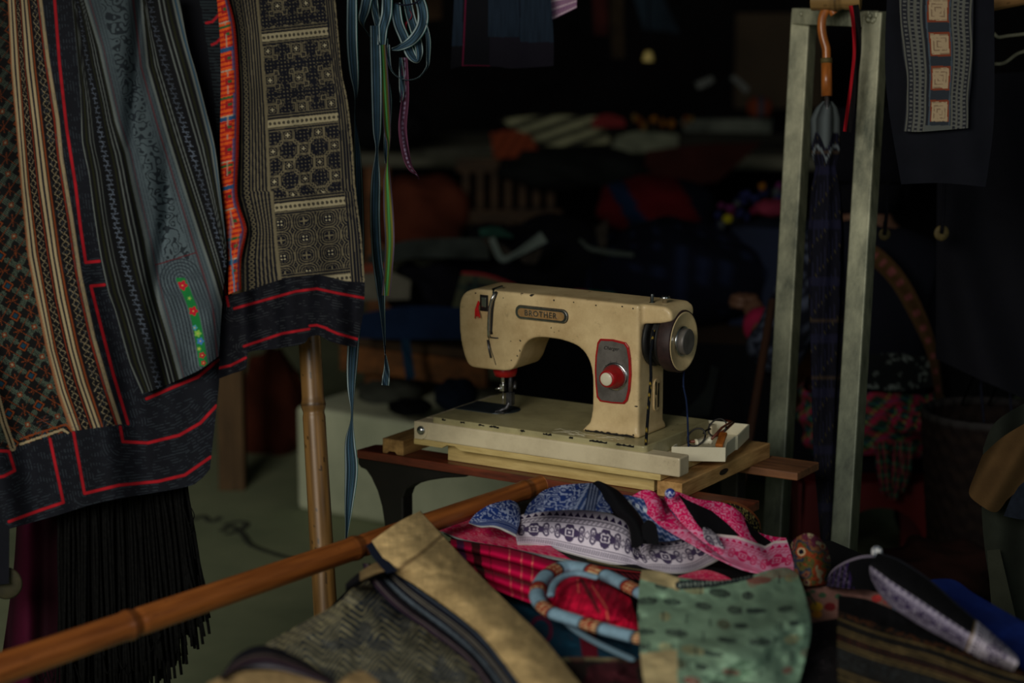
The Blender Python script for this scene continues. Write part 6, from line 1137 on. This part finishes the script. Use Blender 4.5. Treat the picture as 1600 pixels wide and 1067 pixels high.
bm = bmesh.new(); lathe_bm(bm, [(.002, .016), (.010, .013), (.0145, .002), (.0165, -.010), (.0175, -.014), (.002, -.014)], 20, 'z', m=Matrix.Translation(V(1013, 88, 6.0))); tag(bm_obj('brass_bell', bm, noisy('brass', L4(150, 134, 76, 1.2), L4(170, 150, 90, 1.2), 20, .5), None, True, True), 'small round brass bell glinting in the dark back of the shop', 'bell')
tube('bell_cord', [V(1013, -30, 6.0), V(1013, 82, 6.0)], .003, 'blackcloth'); tag(bpy.data.objects['bell_cord'], 'dark cord from which the brass bell hangs', 'cord')
for i, (pl, lab) in enumerate((([(1088, 134, 10), (1100, 130, 10), (1114, 122, 8)], 'left of two short pale straps in the dark above the far table'), ([(1143, 120, 7), (1156, 130, 8), (1168, 143, 9)], 'right of two short pale straps in the dark above the far table'))):
    ribbon('pale_strap', pl, 6.2, lambda u, s, X, Y: L(58, 60, 58)*1.6*np.ones(X.shape+(1,)), lab, 'strap')
for nm, T_, R_, B_, L_, cf, lab in (('hanging_scarf', [(985, -20), (1030, -20)], [(1030, -20), (1062, 52)], [(1005, 46), (1062, 52)], [(985, -20), (1005, 46)], flat_(14, 24, 32, 2), 'dark teal scarf hanging to a point at the back of the shop'),
        ('hanging_scarf', [(925, -20), (948, -20)], [(948, -20), (950, 55)], [(928, 55), (950, 55)], [(925, -20), (928, 55)], flat_(40, 10, 8, 2), 'dark red scarf hanging at the back of the shop'),
        ('hanging_scarf', [(952, -20), (974, -20)], [(974, -20), (976, 92)], [(956, 92), (976, 92)], [(952, -20), (956, 92)], flat_(30, 22, 12, 2), 'dark brown scarf hanging beside the dark red one'),
        ('hanging_scarf', [(640, -20), (690, -20)], [(690, -20), (690, 30)], [(645, 34), (690, 30)], [(640, -20), (645, 34)], flat_(36, 24, 12, 2), 'dim brown scarf hanging behind the ribbon tangle')):
    o = drape(nm, (T_, R_, B_, L_), lab, 'scarf', cf, 6.3, 4); o['group'] = 'scarves hanging at the back'
a = P(1150, 30, 7.2); tag(obox('back_board', (a[0], a[1]), .3, .03, a[2]-.30, a[2]+.02, noisy('dim board', L4(26, 20, 12, 2), L4(32, 24, 14, 2), 4, .9), None, .004, 0), 'dim brown board on the back wall left of the steel frame', 'board')
# wooden stick leaning, plastic streak
tube('wooden_stick', [V(1207, 470, 3.95), V(1168, 700, 3.8), V(1140, 860, 3.75)], .008, noisy('dark stick', L4(40, 22, 12), L4(54, 30, 16), 6, .7)); tag(bpy.data.objects['wooden_stick'], 'dark brown wooden stick leaning left of the steel frame', 'stick')
drape('plastic_sheet', ([(1110, 570), (1124, 576)], [(1124, 576), (1108, 650)], [(1060, 652), (1108, 650)], [(1110, 570), (1100, 610), (1060, 652)]), 'faint grey plastic sheet behind the handwheel', 'sheet', flat_(22, 26, 26, 1.2), 4.3)
# ---------------------------------------------------------------- seated person, seen from behind
def skinned(name, joints, bones, root, mat, parent=None, colf=None, sub=2):
    bm = bmesh.new(); lay = bm.verts.layers.skin.verify(); vs = {}
    for k, (p, r) in joints.items():
        v = bm.verts.new(p); vs[k] = v; rr = r if isinstance(r, tuple) else (r, r); v[lay].radius = rr; v[lay].use_root = (k == root)
    for a_, b_ in bones: bm.edges.new((vs[a_], vs[b_]))
    me = bpy.data.meshes.new(name); bm.to_mesh(me); bm.free(); o = bpy.data.objects.new('tmp', me); COL.objects.link(o)
    s = o.modifiers.new('s', 'SKIN'); s.use_smooth_shade = True; q = o.modifiers.new('q', 'SUBSURF'); q.levels = sub; q.render_levels = sub
    bpy.context.view_layer.update(); m2 = bpy.data.meshes.new_from_object(o.evaluated_get(bpy.context.evaluated_depsgraph_get())); bpy.data.objects.remove(o)
    m2.materials.clear()
    if colf:
        co_ = np.zeros(len(m2.vertices)*3); m2.vertices.foreach_get('co', co_); co_ = co_.reshape(-1, 3); setcol(m2, colf(co_))
    return link(name, m2, mat, parent, True, True)
per = thing('person', 'person seen from behind in navy clothes with plaid sash, seated on a red stool', 'person', tuple(V(1365, 735, 4.3)))
dP = 4.25
J = {'pel': (V(1362, 690, dP), (.115, .085)), 'sp1': (V(1360, 600, dP), (.10, .075)), 'sp2': (V(1357, 500, dP-.02), (.105, .075)), 'ch': (V(1352, 415, dP-.02), (.115, .075)), 'nk': (V(1350, 345, dP), .045), 'hd1': (V(1350, 305, dP+.02), (.062, .07)), 'hd2': (V(1350, 245, dP+.03), (.074, .085)), 'hd3': (V(1350, 215, dP+.03), (.05, .06)),
     'shL': (V(1278, 405, dP), .045), 'elL': (V(1205, 570, dP-.04), .036), 'wrL': (V(1187, 497, dP+.10), .021), 'pmL': (V(1172, 474, dP+.14), (.026, .018)),
     'shR': (V(1430, 405, dP), .045), 'elR': (V(1455, 560, dP+.05), .038), 'wrR': (V(1420, 610, dP+.22), .023), 'pmR': (V(1385, 610, dP+.28), (.026, .018)),
     'hpL': (V(1310, 705, dP+.05), .08), 'knL': (V(1285, 690, dP+.36), .056), 'anL': (V(1295, 850, dP+.34), .036), 'ftL': (V(1295, 850, dP+.46), .03),
     'hpR': (V(1415, 705, dP+.05), .08), 'knR': (V(1440, 690, dP+.36), .056), 'anR': (V(1430, 850, dP+.34), .036), 'ftR': (V(1430, 850, dP+.46), .03)}
B = [('pel', 'sp1'), ('sp1', 'sp2'), ('sp2', 'ch'), ('ch', 'nk'), ('nk', 'hd1'), ('hd1', 'hd2'), ('hd2', 'hd3'), ('ch', 'shL'), ('shL', 'elL'), ('elL', 'wrL'), ('wrL', 'pmL'), ('ch', 'shR'), ('shR', 'elR'), ('elR', 'wrR'), ('wrR', 'pmR'),
     ('pel', 'hpL'), ('hpL', 'knL'), ('knL', 'anL'), ('anL', 'ftL'), ('pel', 'hpR'), ('hpR', 'knR'), ('knR', 'anR'), ('anR', 'ftR')]
body_p = skinned('body', J, B, 'pel', 'skin', per)
# fingers: five short curled chains rooted in each palm
for side, sg in (('L', 1), ('R', 1)):
    pm = J['pm'+side][0]; base = (pm-J['wr'+side][0]).normalized(); acr = base.cross(Vector((0, 0, 1)))
    acr = (acr if acr.length > .1 else Vector((1, 0, 0))).normalized(); nrm = acr.cross(base).normalized()
    for k in range(5):
        o_ = (k-1.5)*.013; ln = (.022, .026, .024, .019, .018)[k]
        if k < 4: p1 = pm+acr*o_+base*.016; p2 = p1+base*ln-nrm*.008; p3 = p2-nrm*.018+base*.002; p4 = p3-base*.014-nrm*.004
        else: p1 = pm-acr*.024-base*.006; p2 = p1-acr*.008+base*.018-nrm*.006; p3 = p2+base*.014-nrm*.012+acr*.008; p4 = p3+acr*.008-nrm*.004
        skinned('thumb' if k == 4 else 'finger', {'a': (pm+(p1-pm)*.3, .010), 'b': (p1, .0092), 'c': (p2, .0085), 'd': (p3, .0078), 'e': (p4, .0068)}, [('a', 'b'), ('b', 'c'), ('c', 'd'), ('d', 'e')], 'a', 'skin', per)
def clc(co_):
    d = (co_-CP)@FW; px = 800+F*co_[:, 0]/d; C = np.ones((len(co_), 3))*L(9, 10, 17, 1.3); arm = (px < 1272)
    s = tri(fbm(co_[:, 0]*42+3, co_[:, 2]*42+co_[:, 1]*20, 2)*4.5); put(C, arm*(s > .72), L(44, 48, 60, 1.5), .9); return C
Jc = {k: (v[0], tuple(x*1.14+.006 for x in (v[1] if isinstance(v[1], tuple) else (v[1], v[1])))) for k, v in J.items()}
Jc['shL'] = (J['shL'][0], .062); Jc['elL'] = (J['elL'][0], .066); Jc['clL'] = (V(1193, 522, dP+.05), .046); Jc['clR'] = (V(1430, 600, dP+.17), .035)
tag(skinned('jacket', {k: Jc[k] for k in ('pel', 'sp1', 'sp2', 'ch', 'nk', 'shL', 'elL', 'clL', 'shR', 'elR', 'clR')}, [('pel', 'sp1'), ('sp1', 'sp2'), ('sp2', 'ch'), ('ch', 'nk'), ('ch', 'shL'), ('shL', 'elL'), ('elL', 'clL'), ('ch', 'shR'), ('shR', 'elR'), ('elR', 'clR')], 'pel', 'fabric_soft', per, clc, 3), 'navy jacket with swirl patterned sleeve')
skinned('trousers', {k: Jc[k] for k in ('pel', 'hpL', 'knL', 'anL', 'hpR', 'knR', 'anR')}, [('pel', 'hpL'), ('hpL', 'knL'), ('knL', 'anL'), ('pel', 'hpR'), ('hpR', 'knR'), ('knR', 'anR')], 'pel', 'blackcloth', per)
for k in ('L', 'R'):
    skinned('shoe', {'a': (J['an'+k][0]+Vector((0, -.02, -.0)), .036), 'b': (J['ft'+k][0], .034)}, [('a', 'b')], 'a', 'blackcloth', per)
a, b = J['clL'][0] if 'clL' in J else Jc['clL'][0], J['wrL'][0]
tag(tube('cuff', [a+(b-a)*t for t in (.25, .4, .75, .95)], [.034, .038, .036, .030], noisy('pink cuff cloth', L4(104, 4, 40), L4(120, 8, 46), 40, .9), per, 18), 'bright pink cuff')
skinned('headscarf', {'z': (V(1350, 352, dP-.01), (.066, .062)), 'a': (V(1350, 300, dP+.0), (.076, .080)), 'b': (V(1350, 245, dP+.02), (.084, .092)), 'c': (V(1350, 208, dP+.02), (.056, .066))}, [('z', 'a'), ('a', 'b'), ('b', 'c')], 'b', 'blackcloth', per)
skinned('hair', {'a': (V(1350, 312, dP-.035), (.045, .03)), 'b': (V(1350, 335, dP-.03), (.03, .02))}, [('a', 'b')], 'a', 'blackcloth', per)
for s in (-1, 1):
    c = J['hd1'][0]+Vector((s*.066, -.0, .01)); skinned('ear', {'a': (c, .012), 'b': (c+Vector((s*.006, -.004, -.014)), .008)}, [('a', 'b')], 'a', 'skin', per, sub=2)
    c = J['hd1'][0]+Vector((s*.026, .078, .03)); skinned('eye', {'a': (c, .009), 'b': (c+Vector((0, .002, 0)), .006)}, [('a', 'b')], 'a', 'blackcloth', per, sub=2)
c = J['hd1'][0]+Vector((0, .08, .008)); skinned('nose', {'a': (c, .010), 'b': (c+Vector((0, -.004, .02)), .006)}, [('a', 'b')], 'a', 'skin', per); skinned('mouth', {'a': (c+Vector((-.016, -.01, -.022)), .005), 'b': (c+Vector((.016, -.01, -.022)), .005)}, [('a', 'b')], 'a', 'dotred', per)
# plaid sash round the waist
nth, nh = 150, 60; th_ = np.linspace(0, 2*np.pi, nth, endpoint=False); hv = np.linspace(0, 1, nh); HV, TT = np.meshgrid(hv, th_, indexing='ij'); c = P(1358, 648, dP)
R1 = .132+.010*np.sin(HV*np.pi)+.006*np.sin(HV*16+2*np.sin(TT*2)); X = np.stack([c[0]+R1*np.cos(TT), c[1]+R1*.85*np.sin(TT), c[2]+.062-.125*HV+.008*np.sin(TT*3)], -1)
def plaid(a_, b_):
    C = np.ones(a_.shape+(3,))*L(16, 32, 26, 1.4); put(C, tri(a_) > .7, L(110, 18, 44, 1.5), .75); put(C, tri(b_) > .72, L(96, 22, 36, 1.5), .65); put(C, tri(a_+.3) > .93, L(90, 100, 40, 1.5), .7); put(C, tri(b_+.4) > .93, L(30, 80, 60, 1.5), .7); put(C, tri(a_+b_) > .9, L(30, 40, 80, 1.4), .5); return C
C = plaid(TT*2.6+HV*2.2, HV*3.0-TT*1.5); tag(grid_mesh('sash', X, C, 'fabric_soft', per, 0, True, True, None, True), 'red and green plaid sash')
lump('sash_knot', 1415, 655, 30, 22, dP-.20, lambda X, Y, U, V_: plaid(U*3+V_, V_*3-U), parent=per, dr=.03, amp=.2)
for pl in ([(1376, 690, 16), (1380, 730, 18), (1384, 770, 14)], [(1404, 690, 16), (1402, 735, 16), (1394, 780, 12)], [(1420, 690, 12), (1414, 740, 14), (1406, 768, 10)]): ribbon('sash_end', pl, dP-.17, lambda u, s, X, Y: plaid(u*2.2+.2, s*4)*.8, parent=per)
tag(sheet('embroidered_belt', [(1335, 556), (1400, 552), (1458, 560)], [(1458, 560), (1460, 604)], [(1335, 604), (1400, 610), (1460, 604)], [(1335, 556), (1335, 604)], lambda X, Y, U, V_: dP-.155+.04*(U-.4)**2, lambda X, Y, U, V_: np.where((F1(X/2.4, Y/2.4)*F2(X/9, Y/9) > .42)[..., None], L(70, 76, 74, 1.2), L(10, 12, 14))+0*X[..., None], 'fabric', per, 2), 'black and white embroidered belt')
ribbon('apron_band', [(1352, 392, 21), (1372, 404, 23), (1405, 440, 22), (1435, 495, 20), (1456, 550, 14), (1466, 610, 11), (1476, 690, 11), (1486, 770, 11)], [dP-.125, dP-.14, dP-.15, dP-.17, dP-.18, dP-.18, dP-.17], lambda u, s, X, Y: np.where(((np.abs(u-.5) < .22) & (tri(s*17) > .62))[..., None], L(84, 44, 44, 1.3), L(54, 38, 20, 1.1))*np.interp(s, [0, .5, .7, 1], [1, .9, .35, .3])[..., None]*np.ones(X.shape+(1,)), parent=per)
bpy.data.objects['apron_band']['label'] = 'tan band with pink motifs'
# red stool
st = thing('plastic_stool', 'dark red plastic stool under the seated person', 'stool', (c[0]+.0, c[1], 0)); sx0, sx1, sy0, sy1, sz = c[0]-.155, c[0]+.16, c[1]-.15, c[1]+.15, .262
bm = bmesh.new(); prism(bm, rrect(sx0+.015, sx1-.015, sy0+.015, sy1-.015, .03), sz-.012, sz, 'z'); bm_obj('seat', bm, 'redstool', st, False, True, .003)
for ax in ('y', 'x'):
    lo, hi = (sx0, sx1) if ax == 'y' else (sy0, sy1); md_ = (lo+hi)/2; hw2 = (hi-lo)/2
    out = [(md_-hw2+.012, sz), (md_+hw2-.012, sz), (md_+hw2, 0), (md_+hw2-.055, 0)]; arch = [(md_+(hw2-.062)*math.cos(t), .0+(sz-.045)*max(0, math.sin(t))**.45) for t in np.linspace(.02, math.pi-.02, 24)]
    out += arch+[(md_-hw2+.055, 0), (md_-hw2, 0)]
    for p_ in ((sy0, sy0+.006), (sy1-.006, sy1)) if ax == 'y' else ((sx0, sx0+.006), (sx1-.006, sx1)):
        bm = bmesh.new(); prism(bm, out, p_[0], p_[1], ax); bm_obj('side_panel', bm, 'redstool', st, False, True)
# basket, garments and heap at the right edge
bk_ = thing('basket', 'dark woven basket beside the seated person at the right edge', 'basket', tuple(V(1545, 900, 3.9)))
n1, n2 = 60, 96; c = P(1545, 640, 3.85); HV, TT = np.meshgrid(np.linspace(0, 1, n1), np.linspace(0, 2*np.pi, n2, endpoint=False), indexing='ij'); Rb = (.115-.035*HV)*(1+.03*np.sin(TT*24)*np.sign(np.sin(HV*60)))
X = np.stack([c[0]+Rb*np.cos(TT), c[1]+Rb*np.sin(TT), c[2]-HV*c[2]*.98], -1); C = np.ones(X.shape)*L(13, 7, 6, 1.0); put(C, tri(HV*14+np.sin(TT*12)*.2) > .6, L(19, 12, 9)); put(C, HV < .03, L(30, 28, 28)); grid_mesh('wall', X, C, 'fabric', bk_, .006, True, True, None, True)
for dx in (-.03, .02): tube('handle', [Vector((c[0]+dx, c[1]-.11, c[2]-.02)), Vector((c[0]+dx-.006, c[1]-.09, c[2]+.06)), Vector((c[0]+dx+.004, c[1]-.06, c[2]+.12)), Vector((c[0]+dx, c[1]+.09, c[2]-.01))], .0022, M['darkmetal'] and 'navycloth', bk_)
lump('added_dark_lump', 1530, 585, 70, 52, 4.25, flat_(7, 7, 9, 1, .4), 'near black lump added behind the basket at the right edge to darken the floor', 'bundle', seed=21)  # lump added to hide the lit floor and keep this gap dark
drape('olive_jacket', ([(1536, 700), (1560, 655), (1640, 610)], [(1640, 610), (1640, 1010)], [(1570, 1000), (1640, 1020)], [(1536, 700), (1534, 800), (1545, 900), (1570, 1000)]), 'dark olive jacket hanging at the far right edge', 'jacket', flat_(30, 34, 27, 1.0, .4, 30), lambda X, Y, U, V_: 3.06+.015*np.sin(X/14), 3)
drape('mustard_cloth', ([(1535, 711), (1572, 679), (1640, 640)], [(1640, 640), (1640, 740), (1600, 752)], [(1531, 789), (1557, 800), (1580, 771), (1600, 752)], [(1535, 711), (1524, 739), (1514, 771), (1531, 789)]), 'mustard brown cloth draped over the olive jacket at the right edge', 'cloth', flat_(72, 50, 20, 1.0, .25, 30), lambda X, Y, U, V_: 3.01+.012*np.sin(X/12+Y/20), 2.5)
drape('denim_cloth', ([(1582, 772), (1602, 752), (1640, 742)], [(1640, 742), (1640, 812)], [(1568, 806), (1600, 812), (1640, 812)], [(1582, 772), (1568, 806)]), 'dark blue denim scrap below the mustard cloth', 'cloth', flat_(18, 24, 36, 1.0, .5, 6), 3.02, 2.5)
drape('grey_cloth', ([(1542, 860), (1562, 858)], [(1562, 858), (1592, 985)], [(1552, 985), (1592, 990)], [(1542, 860), (1552, 985)]), 'narrow olive grey cloth below the dark olive jacket', 'cloth', flat_(40, 42, 32, 1.0, .2), 3.03)
lump('orange_heap', 1465, 890, 90, 46, 3.75, flat_(30, 9, 5, 1.1, .5, 30), 'dim rust orange cloth heap on the floor behind the pointed hat', 'cloth', amp=.2, seed=12)
